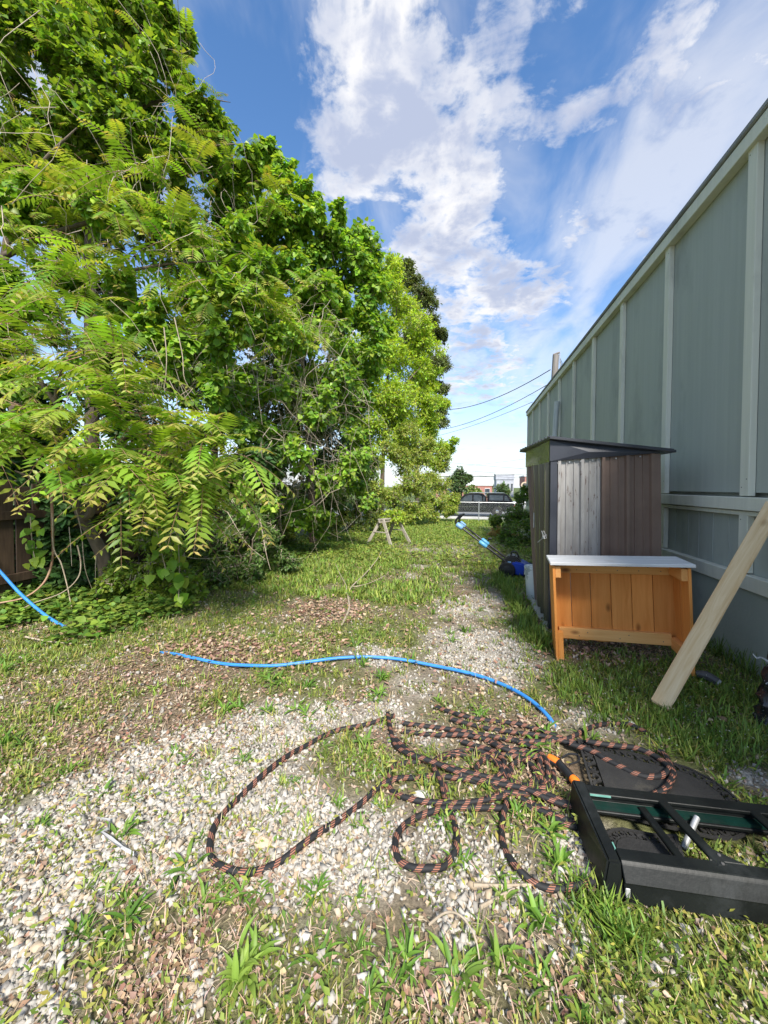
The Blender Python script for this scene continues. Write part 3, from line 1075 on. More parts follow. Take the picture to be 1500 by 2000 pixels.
for x_, y_, r_ in ((0, -.235, .125), (0, .235, .125), (.34, -.225, .095), (.34, .225, .095)):
    wobj = MB().lathe([(r_ * .55, -.028), (r_ * .93, -.028), (r_, -.018), (r_, .018), (r_ * .93, .028), (r_ * .55, .028)], (x_, y_, r_), 24, 'y').build('wheel', M['tyre'], mw, smooth=True)
    MB().lathe([(r_ * .2, -.034), (r_ * .6, -.030), (r_ * .6, .030), (r_ * .2, .034)], (x_, y_, r_), 18, 'y').build('hub', M['black_tool'], wobj, smooth=True)
ha, hb = Vector((-.06, 0, .27)), Vector((-.80, 0, .80))
for y_ in (-.15, .15):
    hv = Vector((0, y_, 0))
    MB().tube([ha + hv + Vector((.09, 0, -.10)), ha + hv, ha.lerp(hb, .47) + hv], .019, 10).build('handle_tube', M['black_tool'], mw, smooth=True)
    MB().tube([ha.lerp(hb, .44) + hv * .96, hb + hv * .96], .0165, 10).build('handle_tube', M['black_tool'], mw, smooth=True)
    p0, p1 = ha.lerp(hb, .36) + hv, ha.lerp(hb, .52) + hv
    MB().tube([p0, p0.lerp(p1, .1), p0.lerp(p1, .5), p0.lerp(p1, .9), p1], [.026, .034, .036, .034, .024], 12).build('clamp', M['cyan_plastic'], mw, smooth=True)
    p0, p1 = ha.lerp(hb, .90) + hv * .97, ha.lerp(hb, 1.03) + hv * .97
    MB().tube([p0, p0.lerp(p1, .15), p0.lerp(p1, .85), p1], [.030, .042, .045, .036], 12).build('grip_housing', M['cyan_light'], mw, smooth=True)
    p2 = hb + hv * .97
    MB().tube([p2, p2 + Vector((-.035, 0, .035)), p2 + Vector((-.02, 0, .10)), p2 + Vector((.05, 0, .17))], .017, 10, 4).build('handle_end', M['black_tool'], mw, smooth=True)
kp = ha.lerp(hb, .40) + Vector((0, .15, 0))
MB().tube([kp, kp + Vector((.02, 0, .05)), kp + Vector((.035, .0, .075)), kp + Vector((.08, 0, .085))], [.015, .012, .024, .016], 10).build('knob', M['black_tool'], mw, smooth=True)
MB().tube([hb + Vector((.05, -.145, .17)), hb + Vector((.058, 0, .18)), hb + Vector((.05, .145, .17))], .014, 10, 4).build('handle_bar', M['black_tool'], mw, smooth=True)
MB().tube([hb + Vector((-.02, -.10, .05)), hb + Vector((.06, -.06, .02)), hb + Vector((.35, -.04, -.22)), hb + Vector((.62, -.05, -.48))], .005, 6, 5).build('cable', M['black_tool'], mw, smooth=True)

# ------------------------------------------------------------------ sawhorse
sh = thing('sawhorse', 'grey weathered wooden sawhorse standing in the grass', 'sawhorse', (-2.1, 10.2, gz1(-2.1, 10.2)), rotz=R(66))
MB().box((0, 0, .70), (.92, .09, .04)).build('top_beam', M['greywood'], sh, bevel=.004)
MB().box((0, 0, .645), (.92, .04, .07)).build('top_beam', M['greywood'], sh, bevel=.004)
for sx in (-1, 1):
    for sy in (-1, 1):
        MB().bar((sx * .33, sy * .03, .70), (sx * .46, sy * .42, -.03), .085, .035, (1, 0, 0)).build('leg', M['greywood'], sh, bevel=.004)
    MB().bar((sx * .395, -.21, .36), (sx * .395, .21, .36), .06, .025).build('brace', M['greywood'], sh, bevel=.003)

# ------------------------------------------------------------------ black plastic frame
fr = thing('black_plastic_frame', 'black moulded plastic frame with cross bars lying in the grass', 'plastic frame', (.455, 1.315, .012), rot=(R(0), R(-.5), R(3.5)))
FL, FW, FH = 1.25, .305, .105
y_n, y_f = .0, FW
# end board, sloping outwards
m = MB()
m.hexa([(-.035, -.032, 0), (.033, -.032, 0), (.035, FW, 0), (-.02, FW + .02, 0), (-.005, -.006, FH), (.034, -.006, FH), (.034, FW + .01, FH + .012), (-.012, FW + .015, FH + .012)])
m.build('end_board', M['black_plastic'], fr, bevel=.006, seg=2)
# near rail: stepped outer face, flat top flange
prof = [(-.030, 0), (-.022, .055), (-.030, .060), (-.004, FH - .008), (.004, FH), (.045, FH), (.045, FH - .012), (.012, FH - .016), (-.008, .06), (-.010, 0)]
MB().prism(prof, .036, FL, 'x').build('side_rail', M['black_plastic'], fr, bevel=.002)
prof = [(FW + .01, 0), (FW + .008, FH), (FW - .038, FH), (FW - .038, FH - .012), (FW - .012, FH - .016), (FW - .016, .062), (FW - .055, .052), (FW - .055, .040), (FW - .012, .040), (FW - .010, 0)]
MB().prism(prof, .036, FL, 'x').build('side_rail', M['black_plastic'], fr, bevel=.002)
MB().box((FL / 2, FW - .033, .0585), (FL - .09, .030, .012)).build('inner_ledge', M['green_paint'], fr)
MB().box((FL / 2, FW - .0185, .085), (FL - .09, .004, .030)).build('inner_stripe', M['black_plastic'], fr)
MB().box((.075, FW - .0395, FH - .004), (.075, .003, .006)).build('scuffed_edge', M['teal_edge'], fr)
MB().box((.0355, .052, FH - .010), (.004, .022, .02)).build('scuffed_edge', M['teal_edge'], fr)
for (x0, x1, w_, z_) in ((.225, .255, .028, .066), (.295, .345, .034, FH - .006), (.60, .64, .034, FH - .006), (.92, .96, .034, FH - .006)):
    MB().bar((x0, FW - .03, z_), (x1, .03, z_), w_, .014).build('cross_bar', M['black_plastic'], fr, bevel=.003)
    if z_ > .08:
        gs = MB()
        gs.add([(x1 - .03, .047, z_ + .004), (x1 + .075, .047, z_ + .004), (x1 + .012, .088, z_ + .004), (x1 - .012, .088, z_ + .004),
                (x1 - .03, .047, z_ - .005), (x1 + .075, .047, z_ - .005), (x1 + .012, .088, z_ - .005), (x1 - .012, .088, z_ - .005)],
               [(0, 1, 2, 3), (7, 6, 5, 4), (0, 4, 5, 1), (1, 5, 6, 2), (2, 6, 7, 3), (3, 7, 4, 0)])
        gs.build('gusset', M['black_plastic'], fr, bevel=.002)
        for q in (0, .03):
            MB().lathe([(.005, 0), (.005, .003), (.002, .004)], (x1 + q * .3, .035 + q, z_ + .007), 8).build('screw', M['greyscrap'], fr)
MB().tube([(.31, .17, .02), (.40, .25, .075)], .010, 10).build('metal_pin', M['steel'], fr, smooth=True)
sm = MB().box((.045, -.026, .028), (.014, .004, .03))
sm.build('paint_mark', M['scrap'], fr, bevel=.002)


# ------------------------------------------------------------------ rubber mats with cut-out scroll borders
def scroll_band(m, p0, p1, width, n, z, th, inward):
    """Scroll-work bars between the rim and the middle of a mat."""
    p0, p1, inw = Vector(p0), Vector(p1), Vector(inward)
    d = (p1 - p0)
    for k in range(n):
        c_ = p0 + d * ((k + .5) / n) + inw * width * .5
        e = d.normalized()
        L = d.length / n
        pts = []
        for j in range(9):
            t = j / 8
            a = t * math.pi * 1.7 + (math.pi if k % 2 else 0)
            rr = .5 * (1 - .72 * t)
            pts.append(c_ + e * (math.cos(a) * rr * L * .95) + inw * (math.sin(a) * rr * width * .95))
        vs, fs = [], []
        for j, p in enumerate(pts):
            t_ = (pts[min(j + 1, 8)] - pts[max(j - 1, 0)]).normalized()
            nn = Vector((-t_.y, t_.x, 0)) * (.0035 + .003 * (j % 3 == 1))
            for zz in (z, z + th):
                vs += [(p.x + nn.x, p.y + nn.y, zz), (p.x - nn.x, p.y - nn.y, zz)]
        for j in range(8):
            a, b = j * 4, j * 4 + 4
            fs += [(a + 2, a + 3, b + 3, b + 2), (a, b, b + 1, a + 1), (a, a + 2, b + 2, b), (a + 1, b + 1, b + 3, a + 3)]
        m.add(vs, fs)
        m.bar(c_ - inw * width * .52 + e * L * .4, c_ + inw * width * .52 + e * L * .25, .007, th).v
    return m


def make_mat(name, label, outline, loc, rotz, lift=None):
    t = thing(name, label, 'doormat', loc, rotz)
    th = .008
    cx = sum(p[0] for p in outline) / len(outline)
    cy = sum(p[1] for p in outline) / len(outline)
    bw = .055 if len(outline) > 17 else .04

    def inset(d):
        out = []
        n = len(outline)
        for i in range(n):
            a, b, c_ = Vector(outline[i - 1]), Vector(outline[i]), Vector(outline[(i + 1) % n])
            t1, t2 = (b - a).normalized(), (c_ - b).normalized()
            nn = Vector((-t1.y, t1.x)) + Vector((-t2.y, t2.x))
            nn.normalize()
            k = 1 / max(.5, nn.dot(Vector((-t1.y, t1.x))))
            out.append(tuple(Vector(outline[i]) + nn * d * k))
        return out

    def zf(x, y):
        return lift(x, y) if lift else 0.0

    def ring(o_, i_):
        n = len(o_)
        m = MB()
        vs = []
        for P_ in (o_, i_):
            for zz in (0, th):
                vs += [(x, y, zz + zf(x, y)) for x, y in P_]
        fs = []
        for i in range(n):
            j = (i + 1) % n
            fs += [(i + n, j + n, j + 3 * n, i + 3 * n), (i, i + 2 * n, j + 2 * n, j), (i, j, j + n, i + n), (i + 2 * n, i + 3 * n, j + 3 * n, j + 2 * n)]
        m.add(vs, fs)
        return m
    o0, o1, o2 = outline, inset(.010), inset(bw)
    ring(o0, o1).build('rim', M['rubber'], t)
    # middle: fan
    n = len(o2)
    m = MB()
    vs = [(x, y, th + zf(x, y)) for x, y in o2] + [(x, y, zf(x, y)) for x, y in o2]
    rows = []
    vs += [((x + cx) / 2, (y + cy) / 2, th + zf((x + cx) / 2, (y + cy) / 2)) for x, y in o2] + [(cx, cy, th + zf(cx, cy))]
    fs = []
    for i in range(n):
        j = (i + 1) % n
        fs += [(i, j, 2 * n + j, 2 * n + i), (2 * n + i, 2 * n + j, 3 * n), (i, n + i, n + j, j)]
    m.add(vs, fs)
    m.build('mat_centre', M['rubber'], t, smooth=True)
    m = MB()
    for i in range(n):
        a, b = Vector((*o1[i], 0)), Vector((*o1[(i + 1) % n], 0))
        if (b - a).length < .015:
            continue
        inw = Vector((-(b - a).y, (b - a).x, 0)).normalized()
        k = max(1, round((b - a).length / .045))
        scroll_band(m, a, b, bw - .012, k, 0, th * .9, inw)
    m.v = [(p[0], p[1], p[2] + zf(p[0], p[1])) for p in m.v]
    m.build('scrollwork', M['rubber'], t, kind='stuff')
    return t


def arc(cx, cy, r_, a0, a1, n):
    return [(cx + r_ * math.cos(R(a)), cy + r_ * math.sin(R(a))) for a in np.linspace(a0, a1, n)]


half = [(0, -.225), (.12, -.225), (.24, -.225), (.34, -.225)] + arc(.36, -.02, .205, -85, 85, 9) + [(.34, .185), (.24, .195), (.12, .215), (0, .225), (0, .11), (0, 0), (0, -.11)]
mat1 = make_mat('rubber_doormat', 'flat black rubber doormat with scroll cut-outs under the hose loop', half, (.535, 1.835, .026), R(-5))
half2 = arc(.11, 0, .11, 90, 270, 10) + [(.18, -.11), (.24, -.11), (.24, 0), (.24, .11), (.18, .11)]
mat2 = make_mat('rubber_doormat', 'curled black rubber doormat poking out inside the plastic frame', half2, (.49, 1.475, .018), R(-12), lift=lambda x, y: .8 * max(0, x - .12) ** 1.5)

# ------------------------------------------------------------------ hoses
def on_ground(pts, lift):
    return [(x, y, gz1(x, y) + (lift if not hasattr(lift, '__len__') else lift[i])) for i, (x, y) in enumerate(pts)]


hose = thing('braided_hose', 'black garden hose with orange braid stripes tangled on the gravel', 'hose', (.2, 1.9, 0))
ho = (.2, 1.9, 0)
strands = [
    (.016, [(-0.391,2.079),(-0.521,1.964),(-0.676,1.880),(-0.772,1.744),(-0.825,1.633),(-0.867,1.507),(-0.900,1.385),(-0.914,1.292),(-0.909,1.219),(-0.881,1.158),(-0.840,1.117),(-0.785,1.096),(-0.723,1.095),(-0.664,1.119),(-0.611,1.169),(-0.565,1.230),(-0.519,1.298),(-0.470,1.375),(-0.407,1.475),(-0.356,1.562),(-0.293,1.621),(-0.213,1.663),(-0.138,1.677),(-0.017,1.690),(0.103,1.691),(0.220,1.686),(0.327,1.667),(0.410,1.650),(0.466,1.642),(0.536,1.639)]),
    (.030, [(-0.425,2.061),(-0.382,1.935),(-0.341,1.836),(-0.267,1.772),(-0.171,1.746),(-0.080,1.722),(0.020,1.696),(0.137,1.682),(0.251,1.671),(0.355,1.637),(0.460,1.619),(0.520,1.616)]),
    (.017, [(-0.172,2.217),(-0.009,2.158),(0.144,2.156),(0.287,2.139),(0.422,2.101),(0.523,2.067),(0.593,2.040),(0.628,2.004)]),
    (.018, [(-0.336,2.016),(-0.200,2.025),(-0.053,2.024),(0.091,2.011),(0.230,2.003),(0.366,2.023),(0.509,2.068),(0.629,2.170),(0.719,2.239),(0.796,2.266),(0.871,2.252),(0.925,2.205)]),
    (.019, [(-0.324,1.949),(-0.164,1.965),(-0.007,1.988),(0.106,1.982),(0.183,1.945),(0.287,1.929),(0.370,1.898),(0.415,1.875)]),
    (.018, [(-0.206,1.759),(-0.309,1.705),(-0.325,1.631),(-0.307,1.565),(-0.253,1.534),(-0.171,1.524),(-0.092,1.532),(-0.003,1.555),(0.088,1.589),(0.164,1.630)]),
    (.017, [(0.158,1.567),(0.042,1.535),(-0.068,1.512),(-0.121,1.486),(-0.193,1.432),(-0.235,1.363),(-0.236,1.296),(-0.211,1.255),(-0.166,1.237),(-0.110,1.245),(-0.064,1.274),(-0.030,1.328),(-0.023,1.388),(-0.038,1.456),(-0.062,1.514),(-0.080,1.574),(-0.075,1.641)]),
    (.017, [(0.176,1.609),(0.154,1.537),(0.139,1.448),(0.144,1.383),(0.167,1.327),(0.208,1.294),(0.257,1.285),(0.318,1.293),(0.389,1.314),(0.441,1.349)]),
    (.019, [(-0.120,1.768),(-0.059,1.838),(0.047,1.863),(0.125,1.842),(0.169,1.779),(0.200,1.722),(0.232,1.698),(0.272,1.665)]),
    (.021, [(0.060,1.895),(0.115,1.871),(0.159,1.833),(0.193,1.775),(0.205,1.720),(0.245,1.703),(0.293,1.744),(0.333,1.830),(0.363,1.921)]),
    (.020, [(0.344,1.892),(0.342,1.803),(0.305,1.729),(0.255,1.703),(0.217,1.732),(0.203,1.784),(0.242,1.852),(0.304,1.887)]),
    (.018, [(0.395,1.831),(0.385,1.765),(0.342,1.715),(0.278,1.700),(0.209,1.670),(0.143,1.625),(0.090,1.592)]),
    (.020, [(-0.080,1.574),(-0.103,1.653),(-0.141,1.737),(-0.109,1.812),(-0.031,1.866),(0.043,1.898)]),
    (.018, [(0.132,1.957),(0.190,1.917),(0.272,1.907),(0.353,1.905),(0.405,1.879),(0.447,1.834),(0.462,1.797)]),
    (.024, [(-0.078,2.104),(0.086,2.074),(0.242,2.063),(0.392,2.056),(0.517,2.023),(0.587,1.980)]),
    (.028, [(-0.350,1.869),(-0.227,1.771),(-0.109,1.744),(0.007,1.720),(0.117,1.709),(0.234,1.701),(0.341,1.665),(0.436,1.616),(0.499,1.606)]),
    (.026, [(-0.020,1.937),(0.068,1.919),(0.140,1.888),(0.182,1.824),(0.152,1.741),(0.095,1.698),(0.052,1.743),(0.089,1.823),(0.175,1.878),(0.266,1.864),(0.323,1.796),(0.331,1.723)]),
    (.022, [(0.235,2.004),(0.328,1.964),(0.373,1.889),(0.365,1.790),(0.306,1.695),(0.218,1.653),(0.135,1.656),(0.096,1.713)]),
    (.017, [(0.216,1.642),(0.309,1.599),(0.377,1.565),(0.443,1.571),(0.500,1.579)]),
    (.017, [(0.232,1.606),(0.323,1.573),(0.381,1.543),(0.464,1.548),(0.511,1.559)]),
]
sm_ = MB()
for k, (lift, pts) in enumerate(strands):
    lf = [lift + .004 * math.sin(i * 1.7 + k) + random.uniform(-.003, .003) for i in range(len(pts))]
    sm_.tube(on_ground(pts, lf), [.0118 * random.uniform(.93, 1.06) for _ in pts], 10, 6)
sm_.build('hose_coils', M['braid'], hose, smooth=True, origin=ho)
sm_ = MB()
L1 = [(0.505,1.995,0.035),(0.562,1.975,0.035),(0.611,1.950,0.035),(0.636,1.925,0.035),(0.702,1.880,0.035),(0.747,1.853,0.035),(0.799,1.847,0.035),(0.856,1.869,0.035),(0.903,1.920,0.035),(0.921,1.973,0.035),(0.926,2.026,0.035),(0.914,2.045,0.035)]
L2 = [(0.588,2.026,0.035),(0.642,2.015,0.035),(0.721,2.015,0.035),(0.807,2.024,0.035),(0.876,1.987,0.035),(0.901,1.930,0.035),(0.899,1.882,0.035),(0.852,1.810,0.035),(0.810,1.762,0.035),(0.752,1.722,0.035)]
for k, pts in enumerate((L1, L2)):
    sm_.tube([(p[0], p[1], p[2] + (.012 if k else .004) + .004 * math.sin(i)) for i, p in enumerate(pts)], .0125, 10, 6)
sm_.build('hose_loop', M['braid'], hose, smooth=True, origin=ho)
# valve end with orange collars
va, vb, vc = [Vector((x, y, gz1(x, y) + .03)) for x, y in [(0.391,1.903),(0.426,1.874),(0.465,1.783)]]
MB().tube([va, va.lerp(vb, .4), vb, vb + (vb - va) * .2], [.014, .017, .018, .012], 12).build('valve_collar', M['orange'], hose, smooth=True, origin=ho)
MB().tube([vb, vb.lerp(vc, .5), vc], [.017, .019, .017], 12).build('valve_body', M['black_tool'], hose, smooth=True, origin=ho)
MB().tube([vc, vc + (vc - vb) * .22, vc + (vc - vb) * .40], [.018, .020, .013], 12).build('valve_collar', M['orange'], hose, smooth=True, origin=ho)
wv = [Vector((x, y, gz1(x, y) + .045)) for x, y in [(0.446,1.885),(0.481,1.921),(0.522,1.923),(0.516,1.882),(0.469,1.852)]]
MB().tube(wv, [.003, .005, .005, .005, .003], 8, 3).build('valve_lever', M['black_tool'], hose, smooth=True, origin=ho)

bp_ = [(-2.473,2.499),(-2.234,2.471),(-1.966,2.419),(-1.731,2.392),(-1.525,2.393),(-1.310,2.436),(-1.114,2.522),(-0.918,2.626),(-0.707,2.712),(-0.480,2.741),(-0.252,2.729),(-0.032,2.679),(0.138,2.617),(0.289,2.502),(0.392,2.375),(0.454,2.252),(0.489,2.168)]
bz = [-.022, .004, .022, .022, .03, .024, .028, .026, .026, .026, .026, .028, .026, .026, .024, .018, -.012]
o_ = bp_[8]
tag(MB().tube(on_ground(bp_, bz), .0115, 10, 5).build('blue_hose', M['blue_hose'], smooth=True, origin=(o_[0], o_[1], 0)),
    'bright blue hose lying in a curve across the weedy gravel', 'hose')
bl = [(-4.75,2.73,0.77),(-4.35,2.73,0.46),(-4.09,2.72,0.27),(-3.77,2.71,0.09),(-3.48,2.69,-0.00)]
tag(MB().tube(bl, .0135, 10, 5).build('blue_hose', M['blue_hose'], smooth=True, origin=bl[-1]),
    'blue hose sloping down into the ivy beside the wooden fence', 'hose')

# ------------------------------------------------------------------ small things lying about
def stone(name, label, px, size, mat_, squash=.6, seed=0):
    x, y = px
    bm = bmesh.new()
    bmesh.ops.create_icosphere(bm, subdivisions=2, radius=1)
    rr = random.Random(seed)
    ax = [Vector((rr.uniform(-1, 1), rr.uniform(-1, 1), rr.uniform(-1, 1))).normalized() for _ in range(9)]
    for v_ in bm.verts:
        for a in ax:
            d = v_.co.dot(a)
            if d > .62:
                v_.co -= a * (d - .62) * .9
        v_.co = Vector((v_.co.x * size, v_.co.y * size * .75, v_.co.z * size * squash))
    me = bpy.data.meshes.new(name)
    bm.to_mesh(me)
    bm.free()
    me.materials.append(mat_)
    o = bpy.data.objects.new(name, me)
    COL.objects.link(o)
    o.location = (x, y, gz1(x, y) + size * squash * .45)
    o.rotation_euler = (0, 0, rr.uniform(0, 6))
    return tag(o, label, 'stone')


sp = [(0.886,2.264),(-0.183,1.572),(-0.705,1.218),(-0.898,1.194),(-1.103,1.017),(0.981,1.831)]
stone('stone', 'white stone in the grass above the doormat', sp[0], .035, M['rock'], .7, 1)
stone('stone', 'pale grey stone inside the hose tangle', sp[1], .034, M['rock'], .6, 2)
stone('stone', 'tan stone inside the big left hose loop', sp[2], .042, M['tanrock'], .5, 3)


def stick(label, pts, r_, mat_='stick', forks=()):
    t = thing('fallen_stick', label, 'stick', (pts[0][0], pts[0][1], pts[0][2]))
    n = len(pts)
    MB().tube(pts, [r_ * (1 - .55 * i / (n - 1)) for i in range(n)], 7, 4).build('stem', M[mat_], t, smooth=True, origin=pts[0])
    for f in forks:
        MB().tube(f, [r_ * .6 * (1 - .5 * i / (len(f) - 1)) for i in range(len(f))], 6, 4).build('side_twig', M[mat_], t, smooth=True, origin=pts[0])


s1 = [(-1.146,3.389),(-1.242,3.911),(-1.419,4.425),(-1.494,4.884),(-1.529,5.584),(-1.605,6.665),(-1.755,7.742)]
s1f1, s1f2 = [(-1.477,4.828),(-1.411,4.847),(-1.300,5.102),(-1.211,5.600)], [(-1.443,4.419),(-1.569,4.801),(-1.856,5.407),(-2.188,6.106)]
stick('bleached forked branch lying in the weeds left of the gravel track', on_ground(s1, [.012, .02, .03, .05, .06, .09, .12]), .012, 'stick',
      [on_ground(s1f1, [.04, .05, .05, .06]), on_ground(s1f2, [.03, .05, .06, .10])])
stick('straight pale twig on the gravel below the right hose curve', on_ground([(0.033,1.235),(0.122,1.256),(0.204,1.277),(0.266,1.294)], .012), .006)
stick('short bent pale twig lying across the gravel above the front weeds', on_ground([(0.052,1.171),(0.095,1.205),(0.145,1.243),(0.173,1.260)], .014), .006)
stick('thin curved straw stalk arching over the front weeds', on_ground([(-0.096,1.088),(-0.049,1.102),(-0.005,1.093),(0.031,1.066),(0.044,1.038),(0.047,1.011)], [.02, .05, .06, .05, .03, .01]), .0035)
stick('thin pale stalk lying at the edge of the ivy by the fence', on_ground([(-3.541,2.387),(-3.325,2.386),(-3.086,2.402)], .03), .008)

# torn white plastic strip
m = MB()
wp = on_ground([(-1.369,1.140),(-1.299,1.145),(-1.270,1.113),(-1.277,1.092),(-1.229,1.083),(-1.162,1.068),(-1.099,1.056)], .030)
wv_ = [.0015, .002, .003, .004, .006, .004, .002]
vs, fs = [], []
for i, p in enumerate(wp):
    a = Vector(wp[min(i + 1, 6)]) - Vector(wp[max(i - 1, 0)])
    nn = Vector((-a.y, a.x, 0)).normalized() * wv_[i]
    for j in range(4):
        t = j / 3 * 2 - 1
        for zz in (0, .0012):
            vs.append((p[0] + nn.x * t, p[1] + nn.y * t, p[2] + random.uniform(-.004, .014)))
for i in range(6):
    for j in range(3):
        a, b = i * 8 + j * 2, (i + 1) * 8 + j * 2
        fs.append((a + 1, a + 3, b + 3, b + 1))
m.add(vs, fs)
tag(m.build('plastic_scrap', M['scrap'], origin=wp[3], smooth=True), 'crumpled strip of white plastic film on the left gravel', 'plastic scrap')
g1 = [(1.583,2.904)][0]
t = thing('rubber_scrap', 'small dark grey scrap with a white end lying in grass by the wall', 'scrap', (g1[0], g1[1], gz1(*g1)), rotz=.4)
MB().tube([(-.03, .06, .05), (0, .02, .055), (.03, -.03, .035)], [.020, .030, .026], 8, 3).build('scrap_body', M['greyscrap'], t, smooth=True)
MB().tube([(.028, -.028, .034), (.036, -.045, .03)], [.024, .020], 8).build('white_end', M['scrap'], t, smooth=True)
# wrapped roll at the right edge of the picture
g2 = [(1.659,2.471)][0]
t = thing('wrapped_roll', 'black roll wrapped in clear plastic standing at the wall by the right edge', 'roll', (g2[0], g2[1], 0), rot=(R(4), R(3), 0))
M['bagfilm'] = mk('black_film_painted_glare', (.012, .012, .014), (.03, .03, .033), 14, .22, c3=(.62, .64, .66), spot=(.60, .63), spot_scale=22, stretch=(1, 1, .45), bump=.9, bscale=26)  # whitish spots in the colour stand in for glare on the wrap
vs, fs = [], []
for j_ in range(15):
    z_ = .43 * j_ / 14
    for k in range(18):
        a = 2 * math.pi * k / 18
        r_ = (.078 - .03 * (j_ / 14) ** 3 + .012 * math.sin(z_ * 55 + a * 2) + random.uniform(-.006, .006))
        vs.append((r_ * math.cos(a), r_ * math.sin(a), z_))
for j_ in range(14):
    for k in range(18):
        fs.append((j_ * 18 + k, j_ * 18 + (k + 1) % 18, (j_ + 1) * 18 + (k + 1) % 18, (j_ + 1) * 18 + k))
fs.append(tuple(14 * 18 + k for k in range(18)))
MB().add(vs, fs).build('roll_body', M['bagfilm'], t, smooth=True)
MB().tube([(-.07, .0, .36), (-.10, .01, .375), (-.125, .0, .372), (-.14, .01, .39)], [.006, .004, .005, .002], 5, 3).build('torn_flap', M['scrap'], t, smooth=True)

# ------------------------------------------------------------------ wooden fence on the left
FXp = -4.85
wf = thing('wooden_fence', 'weathered, shade-darkened board fence hidden behind the vines on the left', 'fence', (FXp, 3.0, 0))
wo_ = (FXp, 3.0, 0)
y = .9
while y < 9.5:
    bw_ = random.uniform(.135, .15)
    h_ = 1.25 + random.uniform(-.05, .05)
    zb = gz1(FXp, y)
    tl = random.uniform(-.012, .012)
    q = MB()
    q.hexa([(FXp, y, zb - .03), (FXp + .018, y, zb - .03), (FXp + .018, y + bw_, zb - .03), (FXp, y + bw_, zb - .03),
            (FXp, y + tl, zb + h_), (FXp + .018, y + tl, zb + h_), (FXp + .018, y + bw_ + tl, zb + h_), (FXp, y + bw_ + tl, zb + h_)])
    q.build('fence_board', M['fencewood'], wf, origin=wo_, bevel=.003)
    y += bw_ + random.uniform(.006, .03)
for z_ in (.32, 1.0):
    MB().box((FXp + .04, 5.2, z_ - .04), (.04, 8.6, .09)).build('fence_rail', M['fencewood'], wf, origin=wo_, bevel=.003)
for y in (1.2, 3.6, 6.0, 8.4):
    MB().box((FXp - .06, y, .62), (.09, .09, 1.4)).build('fence_post', M['fencewood'], wf, origin=wo_, bevel=.004)

# ------------------------------------------------------------------ chain-link fence at the end of the strip
CY = 25.2
cz = gz1(0, CY)
cf = thing('chain_link_fence', 'low galvanised chain-link fence in front of the black pickup truck', 'fence', (.72, CY, cz))
co = (.72, CY, cz)
FHc = 1.22
for x in (-7.5, -4.8, -2.05, .72, 3.5, 6.3):
    p = MB().tube([(x, CY, cz - .05), (x, CY, cz + FHc + .02)], .030, 10).build('fence_post', M['steel'], cf, smooth=True, origin=co)
    MB().lathe([(.034, 0), (.036, .02), (.018, .045), (0.004, .055)], (x, CY, cz + FHc + .015), 10).build('post_cap', M['steel'], p, smooth=True, origin=co)
MB().tube([(-7.6, CY, cz + FHc), (6.4, CY, cz + FHc)], .024, 8).build('top_rail', M['steel'], cf, smooth=True, origin=co)
m = MB()
sp_ = .105
for k in range(int(14 / sp_) + 12):
    x0 = -8.7 + k * sp_
    for sgn in (1, -1):
        xa, xb = x0, x0 + sgn * (FHc - .05)
        if -7.5 < xa < 6.3 and -7.5 < xb < 6.3:
            m.bar((xa, CY - .03 + .004 * sgn, cz + .04), (xb, CY - .03 + .004 * sgn, cz + FHc - .01), .003, .003)
m.build('wire_mesh', M['steel'], cf, origin=co, kind='stuff')

# ------------------------------------------------------------------ pickup truck parked in the street
TX, TY = 3.40, 29.6                             # rear bumper, near side
tr = thing('pickup_truck', 'black pickup truck with a canopy over its bed parked beyond the fence', 'truck', (TX, TY, sz + .065))


def tp(poly, y0, y1, name, mat_, parent=None, bevel=.0):
    return MB().prism([(-a, b) for a, b in poly], y0, y1, 'y').build(name, mat_, parent or tr, bevel=bevel, seg=2)


def arch(cx, r_, z0):
    return [(cx + r_ * math.cos(a), z0 + r_ * math.sin(a)) for a in np.linspace(0, math.pi, 9)]


# x grows towards the front; profile of the body side with wheel arches
body = [(0.02, .55), (0.0, .95), (.04, 1.02), (2.0, 1.05), (3.9, 1.06), (5.2, 1.0), (5.65, .93), (5.78, .80), (5.78, .42), (5.2, .38)]
body += arch(4.75, .44, .38) + [(4.2, .36), (1.75, .36)] + arch(1.22, .44, .38) + [(.6, .40), (.1, .42)]
tp(body, 0, 1.9, 'body', M['car_black'], bevel=.03)
cab = [(1.98, 1.04), (2.02, 1.50), (2.22, 1.70), (2.6, 1.76), (3.3, 1.74), (3.62, 1.64), (4.28, 1.08), (4.28, 1.04)]
cb_ = tp(cab, .10, 1.80, 'cab', M['car_black'], bevel=.04)
cap = [(.06, 1.03), (.16, 1.30), (.45, 1.66), (.62, 1.74), (1.93, 1.76), (1.95, 1.04)]
cp_ = tp(cap, .08, 1.82, 'bed_canopy', M['car_black'], bevel=.04)
tp([(.62, 1.765), (.66, 1.80), (3.2, 1.80), (3.3, 1.765)], .16, 1.74, 'roof', M['chrome'], cb_, bevel=.01)  # bright sheet stands in for the highlight on the black roof
tp([(2.32, 1.14), (2.34, 1.52), (2.52, 1.62), (2.95, 1.63), (2.96, 1.14)], .075, .11, 'side_window', M['car_glass'], cb_)
tp([(3.06, 1.14), (3.06, 1.62), (3.35, 1.60), (3.55, 1.52), (3.98, 1.14)], .075, .11, 'side_window', M['car_glass'], cb_)
tp([(2.12, 1.16), (2.13, 1.46), (2.22, 1.56), (2.26, 1.16)], .076, .11, 'side_window', M['car_glass'], cb_)
tp([(.82, 1.22), (.80, 1.60), (1.78, 1.62), (1.80, 1.22)], .055, .09, 'side_window', M['car_glass'], cp_)
